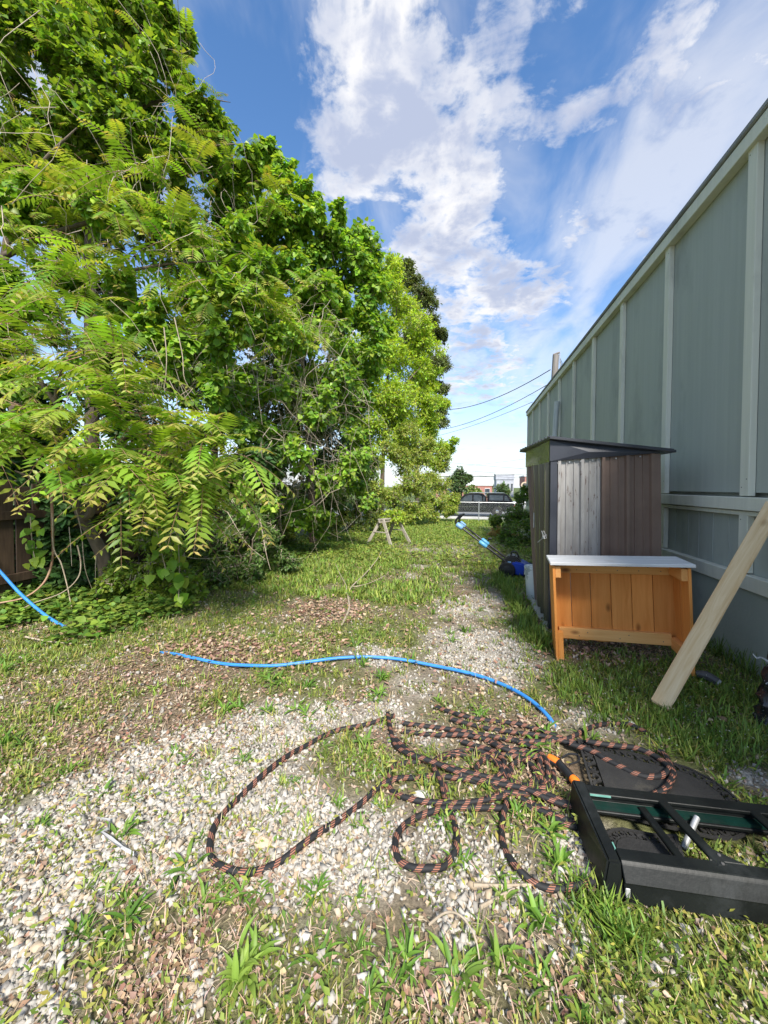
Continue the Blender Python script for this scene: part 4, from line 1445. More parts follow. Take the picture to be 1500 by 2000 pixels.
tp([(.34, 1.20), (.56, 1.56), (.70, 1.58), (.70, 1.20)], .056, .09, 'side_window', M['car_glass'], cp_)
for x in (1.22, 4.75):
    for y in (.02, 1.62):
        wobj = MB().lathe([(.2, 0), (.36, .0), (.39, .04), (.39, .22), (.36, .26), (.2, .26)], (-x, y, .39), 24, 'y').build('wheel', M['tyre'], tr, smooth=True)
        MB().lathe([(.05, -.01), (.22, .015), (.24, .03), (.24, .20), (.1, .22)], (-x, y, .39), 20, 'y').build('rim', M['chrome'], wobj, smooth=True)
tp([(1.7, .30), (1.7, .36), (4.2, .36), (4.2, .30)], -.06, .12, 'side_step', M['black_tool'])
tp([(2.02, .705), (2.02, .725), (4.1, .725), (4.1, .705)], -.012, .02, 'side_moulding', M['chrome'])
for x in (2.42, 3.2):
    MB().box((-x, -.012, .98), (.16, .03, .035)).build('door_handle', M['chrome'], tr, bevel=.008)
for x in (2.02, 3.0, 4.08):
    MB().box((-x, .001, .74), (.012, .008, .58)).build('door_gap', M['tyre'], tr)
MB().box((-4.02, -.10, 1.14), (.12, .16, .18)).build('mirror', M['black_tool'], tr, bevel=.03)
MB().box((-.0, .10, .80), (.05, .16, .32)).build('tail_light', M['taillight'], tr, bevel=.01)
MB().box((.06, .95, .50), (.16, 1.8, .16)).build('bumper', M['chrome'], tr, bevel=.03)

# a pale car parked further along
pc = thing('parked_car', 'pale car far behind the rear of the pickup', 'car', (6.2, 38.0, sz + .06))
MB().prism([(-2.1, .28), (-2.15, .62), (-1.9, .80), (-1.1, .88), (1.0, .90), (1.9, .78), (2.1, .55), (2.05, .28)], 0, 1.75, 'y').build('body', M['whitewall'], pc, bevel=.06, seg=2)
g_ = MB().prism([(-1.35, .86), (-.75, 1.36), (.35, 1.40), (1.05, .88)], .12, 1.63, 'y').build('cabin', M['whitewall'], pc, bevel=.04)
MB().prism([(-1.12, .92), (-.68, 1.28), (-.12, 1.31), (-.12, .92)], .105, .13, 'y').build('side_window', M['car_glass'], g_)
MB().prism([(-.04, .92), (-.04, 1.31), (.32, 1.31), (.85, .92)], .105, .13, 'y').build('side_window', M['car_glass'], g_)
for x in (-1.3, 1.3):
    for y in (.0, 1.55):
        MB().lathe([(.18, 0), (.30, .0), (.32, .03), (.32, .17), (.30, .20), (.18, .20)], (x, y, .32), 20, 'y').build('wheel', M['tyre'], pc, smooth=True)

# ------------------------------------------------------------------ far buildings across the street
def far_building(label, x0, x1, y, h_, base_m, top_m, split, nwin, mat_parapet='whitewall'):
    t = thing('far_building', label, 'building', ((x0 + x1) / 2, y, sz))
    o = ((x0 + x1) / 2, y, sz)
    MB().box(((x0 + x1) / 2, y + 4, sz + split / 2), (x1 - x0, 8, split)).build('wall', M[base_m], t, origin=o)
    MB().box(((x0 + x1) / 2, y + 4, sz + split + (h_ - split) / 2), (x1 - x0 + .3, 8.3, h_ - split)).build('upper_wall', M[top_m], t, origin=o)
    MB().box(((x0 + x1) / 2, y + 4, sz + h_ + .12), (x1 - x0 + .6, 8.6, .24)).build('parapet', M[mat_parapet], t, origin=o)
    for k in range(nwin):
        xx = x0 + (k + .5) * (x1 - x0) / nwin
        wdt = (x1 - x0) / nwin * .55
        f = MB().box((xx, y - .03, sz + split * .55), (wdt, .10, split * .5)).build('window', M['whitewall'], t, origin=o)
        MB().box((xx, y - .085, sz + split * .55), (wdt * .9, .02, split * .44)).build('pane', M['car_glass'], f, origin=o)
    return t


far_building('low red shop building far behind the cab of the pickup', -6.0, 4.5, 74, 4.4, 'redbrick', 'whitewall', 2.6, 6)
far_building('grey and white block rising between the far trees', 6.8, 10.8, 96, 5.4, 'greywall', 'greywall', 4.2, 5)
far_building('long low building with red band far beyond the parked cars', 11.8, 34.0, 84, 4.6, 'whitewall', 'redbrick', 2.7, 9)

# ------------------------------------------------------------------ street sign
sg = thing('street_sign', 'small round-headed street sign beyond the rear of the pickup', 'sign', (5.25, 31.5 + 6.4, sz))
MB().tube([(0, 0, 0), (0, 0, 2.6)], .04, 8).build('post', M['steel'], sg, smooth=True)
MB().lathe([(.05, -.012), (.32, -.012), (.32, .012), (.05, .012)], (0, -.06, 2.5), 20, 'y').build('sign_plate', M['tanrock'], sg)
MB().lathe([(.03, -.006), (.2, -.006), (.2, .006), (.03, .006)], (0, -.085, 2.5), 18, 'y').build('sign_face', M['greyscrap'], sg)

# ------------------------------------------------------------------ utility pole and power lines
ux, uy = 4.05, 20.0
uz = gz1(ux, uy)
up = thing('utility_pole', 'weathered utility pole rising behind the far end of the sage building', 'utility pole', (ux, uy, uz))
ub = Vector((ux, uy, uz))
topv = Vector((4.13, 20.0, 7.78))
MB().tube([(3.80, uy, uz), topv], [.19, .145], 14).build('pole', M['pole'], up, smooth=True, origin=ub)
MB().tube([topv + Vector((-.12, 0, .02)), topv + Vector((.17, 0, .12))], .05, 8).build('pole_cap', M['pole'], up, smooth=True, origin=ub)
MB().tube([topv + Vector((.16, -.1, .08)), topv + Vector((.17, -.1, -.35)), topv + Vector((.22, -.1, -.9)), topv + Vector((.20, -.1, -1.6))], .02, 6, 4).build('conduit', M['steel'], up, smooth=True, origin=ub)
for k in range(3):
    MB().tube([topv + Vector((.16, -.1, -.15 - .12 * k)), topv + Vector((.28, -.1, -.45 - .1 * k)), topv + Vector((.40 + .08 * k, -.1, -.62)), topv + Vector((.62 + .1 * k, -.1, -.80))], .012, 5, 5).build('drop_wire', M['wire'], up, smooth=True, origin=ub)


def wire(label, a, b, sag, r_):
    pts = []
    for i in range(17):
        t = i / 16
        pts.append((a[0] + (b[0] - a[0]) * t, a[1] + (b[1] - a[1]) * t, a[2] + (b[2] - a[2]) * t - sag * 4 * t * (1 - t)))
    tag(MB().tube(pts, r_, 5).build('power_line', M['wire'], smooth=True, origin=a), label, 'cable')


WA = [(4.09,21.01,7.38),(3.92,20.95,6.59),(3.21,20.78,5.71)]
WB = [(-3.15,34.28,8.34),(-4.25,34.00,6.31),(-5.14,33.78,5.47)]
wire('upper thick cable running from the utility pole towards the trees', WA[0], WB[0], .75, .024)
wire('second cable below the topmost one leaving the utility pole', WA[1], WB[1], .65, .018)
wire('faint third cable above the shed roof corner', WA[2], WB[2], .35, .012)
WC = [(-9.04,59.56,5.83),(-12.20,58.85,4.99),(-13.77,58.48,4.42),(-9.81,59.35,3.79)]
WD = [(14.74,64.77,3.97),(16.33,65.10,3.01),(14.75,64.74,2.51),(15.49,65.00,6.89)]
wire('highest of the thin far wires strung over the pickup', WC[0], WD[0], .2, .022)
wire('middle one of the thin far wires over the pickup', WC[1], WD[1], .25, .022)
wire('lowest of the thin far wires over the pickup', WC[2], WD[2], .2, .020)
wire('far wire rising from the trees towards the pole', WC[3], WD[3], .3, .018)

# ------------------------------------------------------------------ foliage tools
def unit(a):
    return a / np.maximum(np.linalg.norm(a, axis=-1, keepdims=True), 1e-9)


def basis(X, Nn):
    X = unit(X)
    Y = unit(np.cross(Nn, X))
    Z = np.cross(X, Y)
    return X, Y, Z


T_LANCE = (np.array([(0, 0, 0), (.38, -.165, .035), (.42, 0, 0), (.38, .165, .035), (1, 0, -.05)]), np.array([(0, 1, 2), (1, 4, 2), (0, 2, 3), (3, 2, 4)]))
T_HEART = (np.array([(0, 0, 0), (.10, -.44, .07), (.58, -.34, .04), (1, 0, -.06), (.58, .34, .04), (.10, .44, .07)]), np.array([(0, 1, 2), (0, 2, 3), (0, 3, 4), (0, 4, 5)]))
T_OVAL = (np.array([(0, 0, 0), (.45, -.27, .05), (1, 0, -.03), (.45, .27, .05)]), np.array([(0, 1, 2), (0, 2, 3)]))


def scatter(name, tmpl, pos, X, Nn, size, col, mat_, parent=None, kind=None, jitter_z=None):
    tv, tf = tmpl
    n, k = len(pos), len(tv)
    X, Y, Z = basis(X, Nn)
    s = np.asarray(size)[:, None]
    V = (pos[:, None, :] + (tv[None, :, 0:1] * X[:, None, :] + tv[None, :, 1:2] * Y[:, None, :] + tv[None, :, 2:3] * Z[:, None, :]) * s[:, None, :])
    Fa = (tf[None] + (np.arange(n) * k)[:, None, None]).reshape(-1, 3)
    C = np.repeat(col[:, None, :], k, 1)
    return raw_mesh(name, V.reshape(-1, 3), Fa, mat_, parent, C.reshape(-1, 3), kind)


def tubes(P_, Rr, sides=3):
    """Many thin tubes at once: P_ (n,m,3), Rr (n,m)."""
    n, m_, _ = P_.shape
    T = np.empty_like(P_)
    T[:, 1:-1] = P_[:, 2:] - P_[:, :-2]
    T[:, 0] = P_[:, 1] - P_[:, 0]
    T[:, -1] = P_[:, -1] - P_[:, -2]
    T = unit(T)
    ref = np.where(np.abs(T[..., 2:3]) > .9, np.array([1., 0, 0]), np.array([0, 0, 1.]))
    A = unit(np.cross(T, ref))
    B = np.cross(T, A)
    V = []
    for k in range(sides):
        a = 2 * math.pi * k / sides
        V.append(P_ + (A * math.cos(a) + B * math.sin(a)) * Rr[..., None])
    V = np.stack(V, 2).reshape(-1, 3)
    base = (np.arange(n)[:, None, None] * m_ + np.arange(m_ - 1)[None, :, None]) * sides + np.arange(sides)[None, None, :]
    nxt = (np.arange(n)[:, None, None] * m_ + np.arange(m_ - 1)[None, :, None]) * sides + ((np.arange(sides) + 1) % sides)[None, None, :]
    F_ = np.stack([base, nxt, nxt + sides, base + sides], -1).reshape(-1, 4)
    return V, F_


def rdir(n, up=.0):
    v = rng.normal(size=(n, 3))
    v[:, 2] += up
    return unit(v)


FD = 2.8                                     # how thickly the crowns are set with twigs


def twigs(blobs, per, min_n=7, up=.15, flat=.85):
    S, M_, E_, I = [], [], [], []
    for bi, b in enumerate(blobs):
        c_, r_ = np.array(b[:3]), b[3]
        n = int(FD * max(min_n, per * r_ ** 1.6))
        d = rdir(n, up)
        d[:, 2] *= flat
        e = c_ + d * r_ * rng.uniform(.55, 1.12, (n, 1))
        s = c_ + rng.normal(size=(n, 3)) * r_ * .22 + d * r_ * .15
        mid = (s + e) / 2 + rng.normal(size=(n, 3)) * r_ * .08 + np.array([0, 0, r_ * .08])
        S.append(s), M_.append(mid), E_.append(e), I.append(np.full(n, bi))
    return np.concatenate(S), np.concatenate(M_), np.concatenate(E_), np.concatenate(I)


def along(S, M_, E_, k, t0=.3):
    n = len(S)
    t = (t0 + (1 - t0) * (np.arange(k)[None, :] + rng.uniform(0, 1, (n, k))) / k)[..., None]
    S, M_, E_ = S[:, None], M_[:, None], E_[:, None]
    p = S * (1 - t) ** 2 + 2 * M_ * t * (1 - t) + E_ * t * t
    tg = unit(2 * (1 - t) * (M_ - S) + 2 * t * (E_ - M_))
    return p.reshape(-1, 3), tg.reshape(-1, 3), t.reshape(-1)


def pal(n, cols, var=.22, shared=None):
    cols = np.array(cols)
    i = rng.integers(0, len(cols), n)
    c_ = cols[i]
    v = rng.uniform(1 - var, 1 + var, (n, 1))
    if shared is not None:
        v = v * shared[:, None]
    c_ = c_ * v
    c_ = c_ * (1 + rng.normal(size=(n, 3)) * .07) * np.array([1.12, 1.0, 1.0])
    return np.clip(c_, .004, .9)


UP = np.array([0, 0, 1.])


def leafy(parent, blobs, per, k, size, cols, tmpl=T_OVAL, mat_='leaf', droop=.3, upn=.8, t0=.3, name='crown', twig_r=.004, keep_twigs=True, var=.22, outw=.35, tw_up=.15, twig_mat='twig'):
    S, M_, E_, I = twigs(blobs, per, up=tw_up)
    p, tg, t = along(S, M_, E_, k, t0)
    n = len(p)
    cen = np.repeat(np.array([b[:3] for b in blobs])[I], k, 0)
    out = unit(p - cen)
    side = rdir(n)
    X = unit(tg * .45 + side * .9 - UP * droop)
    Nn = unit(UP * upn + out * outw + rdir(n) * .45 + np.array(sdir) * .25)
    sh = np.repeat(rng.uniform(.78, 1.2, len(S)), k)
    c_ = pal(n, cols, var, sh)
    sz_ = rng.uniform(size[0], size[1], n)
    o = scatter(name, tmpl, p + side * size[0] * .4, X, Nn, sz_, c_, M[mat_], parent)
    if keep_twigs:
        P_ = np.stack([S, S * .25 + M_ * .5 + E_ * .25, E_], 1)
        rr = np.tile(np.array([1.5, 1.0, .45]) * twig_r, (len(S), 1))
        V, F_ = tubes(P_, rr)
        raw_mesh('twigs', V, F_, M[twig_mat], parent, kind='stuff')
    return o


def fronds(parent, whorls, count, length, cols, tip, name='crown', leaf_len=.135, mat_='leaf', face=None):
    """Feathery compound leaves in whorls: whorls (x, y, z)."""
    W = np.array(whorls)[:, :3]
    n0 = len(W)
    c_ = np.repeat(W, count, 0)
    n = len(c_)
    az = rng.uniform(0, 2 * math.pi, n)
    if face is not None:
        az = np.where(rng.uniform(size=n) < .35, face + rng.normal(size=n) * .8, az)
    el = rng.uniform(-.55, .95, n)
    L = rng.uniform(length[0], length[1], n)
    hdir = np.stack([np.cos(az), np.sin(az), np.zeros(n)], 1)
    c_ = c_ + rng.normal(size=(n, 3)) * .10
    dr_ = rng.uniform(.55, 1.25, n)

    def curve(s):       # s (n,1..)
        s = np.asarray(s)
        return (c_[:, None] + L[:, None, None] * (s[..., None] * np.cos(el)[:, None, None] * hdir[:, None]
                + (s * np.sin(el)[:, None] - .5 * s ** 2 * dr_[:, None])[..., None] * UP))
    m_ = 10
    sL = np.linspace(.20, .98, m_)[None].repeat(n, 0)
    p = curve(sL)
    tg = unit(curve(sL + .02) - curve(sL - .02))
    side = unit(np.cross(tg, UP))
    nrm = unit(np.cross(side, tg))
    prof = np.sin(np.linspace(.55, 2.85, m_)) ** .6
    out_p, out_X, out_N, out_s, out_c, shade = [], [], [], [], [], rng.uniform(.75, 1.2, n)
    base = pal(n, cols, .18, shade)
    for sg_ in (-1, 1):
        X = unit(side * sg_ * .95 + tg * .42 - UP * rng.uniform(.05, .55, (n, 1, 1)))
        out_p.append(p), out_X.append(X), out_N.append(unit(nrm + side * sg_ * .15 + rng.normal(size=p.shape) * .12))
        out_s.append(leaf_len * (L / .6 * rng.uniform(.7, 1.15, n))[:, None] * prof[None] * rng.uniform(.85, 1.12, p.shape[:2]))
        f = np.clip((sL - .72) / .25, 0, 1)[..., None] * rng.uniform(.2, 1, (n, 1, 1))
        out_c.append(base[:, None] * (1 - f) + np.array(tip) * f)
    cat = lambda a: np.concatenate([q.reshape(-1, q.shape[-1]) if q.ndim == 3 else q.reshape(-1) for q in a])
    o = scatter(name, T_LANCE, cat(out_p), cat(out_X), cat(out_N), cat(out_s), cat(out_c), M[mat_], parent)
    V, F_ = tubes(curve(np.linspace(0, 1, 6)[None].repeat(n, 0)), np.tile(np.array([3.2, 2.8, 2.3, 1.8, 1.3, .8]) * .001, (n, 1)))
    raw_mesh('leaf_stalks', V, F_, M['redstem'], parent, kind='stuff')
    return o


def jit(wh, k, sd):
    out = []
    for q in wh:
        out.append(q)
        for _ in range(k - 1):
            d = rng.normal(size=3) * sd
            out.append((q[0] + d[0], q[1] + d[1], q[2] + d[2]))
    return out


def limbs(parent, paths, mat_='bark', name='limb'):
    for k, (pts, r0, r1) in enumerate(paths):
        n = len(pts)
        MB().tube(pts, [r0 + (r1 * .25 - r0) * i / (n - 1) for i in range(n)], 9, 5).build('trunk' if k == 0 else name, M[mat_], parent, smooth=True)


def jitter_blobs(blobs, k, spread=.6, shrink=.6):
    out = []
    for b in blobs:
        for _ in range(k):
            d = rdir(1)[0]
            out.append((b[0] + d[0] * b[3] * spread, b[1] + d[1] * b[3] * spread, b[2] + d[2] * b[3] * spread, b[3] * shrink * random.uniform(.7, 1.15)))
    return out


AIL = [(0.190, 0.358, 0.039), (0.246, 0.426, 0.045), (0.157, 0.314, 0.034), (0.314, 0.482, 0.056)]
AIL_TIP = (.55, .42, .13)
VINE = [(0.241, 0.437, 0.046), (0.172, 0.356, 0.040), (0.310, 0.494, 0.057), (0.138, 0.299, 0.040)]
LITE = [(0.322, 0.506, 0.046), (0.253, 0.437, 0.040), (0.402, 0.552, 0.069)]
DARK = [(0.068, 0.158, 0.045), (0.090, 0.203, 0.053), (0.060, 0.135, 0.045)]
HONEY = [(.25, .38, .06), (.31, .42, .075), (.19, .31, .05), (.37, .44, .11)]

# ------------------------------------------------------------------ trees along the left
# 1: the leaning tree of feathery leaves nearest the camera
t = thing('feather_leaf_tree', 'leaning tree with crooked trunk and long feathery leaves in front of the fence', 'tree', (0, 0, 0))
trk = [(-3.91,3.46,-0.07),(-3.92,3.42,0.43),(-3.93,3.32,0.70),(-3.97,3.21,0.96),(-4.01,3.11,1.20),(-4.13,2.98,1.30),(-4.32,2.84,1.43)]
l2 = [(-3.97,3.21,0.95),(-3.83,3.19,1.01),(-3.75,3.12,1.26),(-3.56,3.06,1.46),(-3.16,3.00,1.60),(-2.67,2.90,1.54)]
l3 = [(-4.03,3.10,1.20),(-3.85,3.04,1.38),(-3.77,2.86,1.72),(-3.72,2.78,2.18),(-3.48,2.74,2.48)]
l4 = [(-3.56,3.06,1.46),(-3.12,2.91,1.71),(-2.68,2.80,1.82),(-2.26,2.79,1.68)]
l5 = [(-3.77,2.82,2.05),(-3.95,2.74,2.37),(-4.14,2.70,2.65)]
limbs(t, [(trk, .085, .03), (l2, .045, .018), (l3, .045, .018), (l4, .024, .012), (l5, .024, .012)])
wh = [(-3.96,2.74,2.46),(-3.48,2.74,2.48),(-3.12,2.71,2.27),(-4.14,2.70,2.70),(-2.85,2.71,1.95),(-2.47,2.74,1.72),(-2.21,2.80,1.59),(-2.55,2.66,1.37),(-3.36,2.55,1.93),(-3.70,2.48,1.93),(-3.06,2.61,1.72),(-2.34,2.76,1.29),(-3.63,2.58,1.50),(-3.86,2.43,1.67),(-2.98,2.93,1.62),(-4.26,2.77,2.25),(-2.66,2.89,1.10),(-3.26,2.99,2.16),(-2.25,3.19,1.34),(-3.75,3.00,3.03)]
fronds(t, jit(wh, 2, .22), 9, (.42, .72), AIL, AIL_TIP, face=-.9)
# 2: tall feathery tree behind it
t = thing('feather_leaf_tree', 'tall feathery leaved tree rising behind the leaning tree', 'tree', (0, 0, 0))
trk = [(-6.07,4.16,-0.19),(-6.15,4.17,1.27),(-6.39,4.16,3.09),(-6.48,4.17,4.55),(-6.02,4.19,5.57),(-5.29,4.26,6.19)]
l2 = [(-6.48,4.17,4.55),(-5.38,4.11,4.72),(-4.27,4.15,4.79),(-3.36,4.35,4.73)]
l3 = [(-6.39,4.17,3.46),(-5.24,4.13,3.96),(-4.00,4.20,4.13),(-3.16,4.38,4.20)]
limbs(t, [(trk, .11, .03), (l2, .045, .015), (l3, .045, .015)])
wh = [(-5.56,3.88,5.24),(-4.88,3.92,5.23),(-4.22,3.96,4.96),(-3.74,4.17,5.11),(-3.29,4.26,4.66),(-3.70,3.96,4.39),(-4.37,3.82,4.45),(-5.08,3.76,4.45),(-5.70,3.73,4.64),(-3.03,4.41,4.27),(-3.34,4.13,3.95),(-3.87,3.91,3.83),(-4.48,3.78,3.83),(-5.43,3.77,3.80),(-2.81,4.66,3.98),(-3.22,4.36,3.67),(-3.72,4.14,3.49),(-5.63,3.63,4.00),(-4.49,4.22,5.67),(-5.28,4.04,4.99),(-3.83,4.45,4.52),(-2.70,5.00,4.36),(-5.21,4.25,4.51),(-5.81,3.93,5.66)]
fronds(t, jit(wh, 2, .30), 6, (.36, .62), [(.20, .35, .035), (.15, .30, .03), (.27, .41, .05)], AIL_TIP, face=-.9, leaf_len=.16)
bl_ = [(-5.68,3.59,2.73,0.32),(-5.80,3.55,2.09,0.32),(-5.73,3.66,1.72,0.29),(-5.53,3.82,2.33,0.33),(-5.95,3.68,4.84,0.32),(-5.70,3.51,3.94,0.31),(-5.51,3.44,3.28,0.27),(-5.56,3.87,4.78,0.40),(-4.66,4.07,5.05,0.40),(-3.81,4.25,4.73,0.40),(-3.16,4.60,4.60,0.34),(-5.07,3.75,3.75,0.38),(-4.08,3.96,3.50,0.38),(-3.35,4.33,3.87,0.40),(-2.87,4.75,4.03,0.35),(-3.56,3.96,2.90,0.31),(-3.15,4.47,3.32,0.34),(-5.45,3.55,3.32,0.31),(-4.37,3.68,2.92,0.30),(-2.90,4.94,3.55,0.29),(-3.33,4.21,2.52,0.26)]
leafy(t, jitter_blobs(bl_, 4, .75, .6), 110, 10, (.05, .105), VINE, T_HEART, name='vine_leaves', droop=.6, upn=.6, outw=.4)
# 3: top left
t = thing('feather_leaf_tree', 'tallest feathery leaved tree filling the top left corner', 'tree', (0, 0, 0))
trk = [(-7.34,6.03,-0.26),(-7.28,6.11,2.78),(-7.26,6.07,5.76),(-7.04,6.06,7.68),(-6.59,6.09,9.34),(-6.31,6.18,10.51)]
l2 = [(-7.27,6.09,6.56),(-5.73,6.03,7.14),(-4.68,6.06,7.35),(-3.96,6.22,7.44)]
l3 = [(-7.09,6.05,7.48),(-6.11,5.97,8.18),(-5.12,6.09,8.36),(-4.30,6.27,8.28)]
l4 = [(-6.77,6.04,8.56),(-7.12,5.56,8.89),(-7.52,5.27,9.20)]
limbs(t, [(trk, .15, .04), (l2, .05, .018), (l3, .05, .018), (l4, .05, .018)])
wh = [(-7.96,4.95,8.43),(-6.88,4.32,6.03),(-8.05,5.16,9.55),(-6.14,6.00,10.07),(-6.68,5.67,9.63),(-7.26,5.33,9.47),(-7.63,5.03,8.87),(-6.78,5.21,8.44),(-6.12,5.57,8.67),(-5.50,5.92,8.99),(-5.24,5.86,8.25),(-4.78,6.06,8.17),(-4.72,5.85,7.43),(-5.42,5.60,7.51),(-6.27,5.31,7.67),(-7.00,5.04,7.56),(-7.38,4.86,7.71),(-6.58,5.12,6.88),(-5.75,5.40,6.81),(-4.98,5.67,6.72),(-4.25,6.05,7.17),(-4.07,6.40,7.53),(-4.60,5.96,6.53),(-3.88,6.43,6.87),(-5.93,6.26,10.13),(-7.74,5.42,8.79),(-6.97,5.73,10.50),(-7.65,5.36,10.13),(-6.14,6.12,10.96),(-5.20,6.19,9.13),(-7.49,4.92,7.05),(-6.88,6.05,10.61),(-3.75,6.56,6.57)]
fronds(t, jit(wh, 2, .22), 4, (.36, .60), [(.18, .33, .035), (.14, .28, .032), (.24, .38, .04)], (.48, .30, .09), face=-.9, leaf_len=.16)
bl_ = [(-7.76,6.26,10.20,0.92),(-6.62,6.72,10.23,0.74),(-8.22,5.92,8.56,0.90),(-6.93,6.41,8.35,0.92),(-5.50,6.83,8.56,0.73),(-7.62,6.12,7.04,0.91),(-6.10,6.67,7.20,0.83),(-8.44,5.92,10.65,0.80)]
bl_ += [(-7.96,4.95,8.26,0.61),(-7.78,4.76,7.04,0.59),(-7.44,4.60,5.88,0.57),(-8.18,5.03,9.42,0.61),(-7.52,5.26,8.84,0.71),(-6.47,5.48,8.31,0.71),(-5.59,5.89,8.53,0.64),(-4.68,6.07,7.71,0.55),(-6.77,5.19,7.06,0.69),(-5.67,5.53,6.98,0.70),(-4.87,5.91,6.80,0.54),(-4.16,6.38,7.15,0.43),(-5.64,6.31,9.93,0.39),(-6.41,5.83,9.75,0.65)]
leafy(t, jitter_blobs(bl_, 4, .65, .6), 95, 11, (.065, .125), [(.15, .29, .035), (.20, .35, .04), (.25, .40, .045), (.11, .23, .035)], T_HEART, name='vine_leaves')

# 4: vine-covered tree with heart-shaped leaves
t = thing('vine_covered_tree', 'tree smothered in heart-leaved vines in the middle of the row', 'tree', (0, 0, 0))
trk = [(-3.81,8.99,-0.22),(-3.88,8.91,1.94),(-4.05,8.81,4.47),(-4.35,8.56,6.87),(-4.73,8.28,8.19)]
l2 = [(-4.05,8.81,4.47),(-3.25,8.79,6.13),(-2.71,8.70,6.99)]
l3 = [(-4.14,8.70,5.44),(-5.04,7.71,6.23),(-5.46,7.41,7.10)]
limbs(t, [(trk, .10, .03), (l2, .06, .02), (l3, .06, .02)])
bl_ = [(-4.39,8.14,8.49,0.38),(-3.93,7.98,7.61,0.69),(-4.75,7.46,7.36,0.66),(-3.36,8.10,6.93,0.69),(-2.71,8.70,6.87,0.67),(-2.64,8.92,6.14,0.74),(-3.26,7.87,5.66,0.78),(-4.13,7.45,6.19,0.76),(-5.06,7.02,6.05,0.64),(-3.80,7.49,4.78,0.76),(-2.89,8.16,4.98,0.69),(-4.46,7.01,4.73,0.73),(-5.14,6.50,4.57,0.60),(-2.45,9.18,5.24,0.64),(-4.85,8.50,8.98,0.50),(-5.37,5.98,3.81,0.47),(-4.70,6.36,3.70,0.58),(-2.56,9.14,4.23,0.64),(-4.48,8.32,7.34,0.61),(-5.45,8.57,7.38,0.89)]
bl_ += [(-3.99,7.88,3.47,0.69),(-3.26,8.51,3.84,0.73),(-4.62,7.06,3.72,0.64),(-2.80,9.52,3.30,0.60),(-5.23,6.46,3.38,0.60),(-3.51,7.61,7.28,0.44),(-2.91,8.20,7.16,0.46),(-3.29,8.56,6.50,0.73),(-2.34,9.24,6.77,0.38),(-4.49,7.86,7.38,0.69)]
leafy(t, jitter_blobs(bl_, 3, .6, .68), 55, 12, (.075, .14), VINE, T_HEART, droop=.6, upn=.7, outw=.5)
wh = [(-4.02,6.15,4.87),(-3.30,6.51,4.70),(-4.34,5.88,4.76),(-2.82,6.82,4.31),(-4.39,5.44,3.88),(-3.57,6.44,4.03)]
fronds(t, jit(wh, 3, .4), 7, (.45, .65), AIL, AIL_TIP, name='feathery_shoots', face=-.9)

# 5: light green tree further along
t = thing('light_green_tree', 'bright light green small-leaved tree beyond the vine tangle', 'tree', (0, 0, 0))
trk = [(-4.83,21.23,-0.69),(-4.78,21.32,2.79),(-4.63,21.44,6.91),(-4.23,21.60,10.45),(-3.97,21.71,12.81)]
l2 = [(-4.76,21.39,5.73),(-3.34,21.74,7.51),(-2.27,22.75,8.95)]
limbs(t, [(trk, .15, .04), (l2, .06, .02)])
bl_ = [(-4.60,22.53,14.21,0.86),(-4.98,21.48,12.51,1.18),(-3.86,22.84,12.15,1.08),(-4.88,20.52,10.07,1.41),(-3.52,22.86,9.68,1.24),(-4.35,20.78,8.15,1.42),(-2.99,23.69,8.04,1.28),(-4.11,21.16,5.96,1.59),(-5.16,19.45,6.44,1.35),(-2.65,23.71,5.80,1.21),(-3.70,22.33,4.06,1.52),(-5.14,19.40,4.01,1.35),(-2.27,24.89,4.34,1.00),(-1.16,25.87,4.10,0.69),(-5.70,18.42,7.75,1.16),(-3.02,23.74,10.91,0.96),(-1.86,25.78,7.19,0.76)]
bl_ += [(-4.84,21.52,12.81,1.62),(-3.78,22.46,10.76,1.68),(-5.06,20.65,9.57,1.71),(-3.50,22.82,7.82,1.70),(-4.76,21.40,6.32,2.06),(-2.50,23.76,6.12,1.28),(-3.76,22.68,3.80,1.86),(-5.32,20.10,3.55,1.68),(-5.68,19.32,5.90,1.35),(-2.11,24.92,4.35,1.00),(-5.82,18.88,3.69,1.33),(-6.08,18.04,2.06,1.02),(-6.36,17.30,4.98,0.98),(-2.38,24.46,2.98,0.99),(-4.33,22.77,14.01,0.77),(-2.70,23.79,9.63,1.12),(-2.12,24.63,8.25,0.82)]
leafy(t, jitter_blobs(bl_, 4, .6, .66), 17, 15, (.13, .23), LITE, T_OVAL, droop=.25, upn=.9, outw=.5)

# 6: dark tree behind
t = thing('dark_tree', 'dark olive tree standing furthest along the row', 'tree', (0, 0, 0))
trk = [(-4.00,30.85,-1.26),(-4.08,30.97,5.53),(-3.95,31.14,11.82),(-4.34,31.18,17.69)]
l2 = [(-4.00,31.07,9.31),(-2.72,31.41,11.83),(-2.00,31.60,13.51)]
limbs(t, [(trk, .2, .05), (l2, .08, .02)])
bl_ = [(-4.63,31.12,17.90,1.01),(-3.80,31.27,16.43,1.26),(-4.81,31.03,15.59,1.47),(-2.95,31.41,14.34,1.17),(-3.96,31.16,13.08,1.68),(-2.33,31.53,13.51,0.75),(-2.71,31.40,11.41,1.26),(-3.51,31.18,9.31,1.68),(-2.20,31.47,9.53,0.75),(-2.67,31.33,7.64,1.09),(-5.53,32.63,19.87,1.06),(-5.11,32.73,20.31,0.62),(-2.25,31.40,6.80,0.84),(-1.65,31.56,8.07,0.42)]
leafy(t, jitter_blobs(bl_, 4, .55, .72), 34, 13, (.13, .25), [(.11, .165, .045), (.14, .20, .05), (.09, .135, .04)], T_OVAL, droop=.4, mat_='leaf_dull')

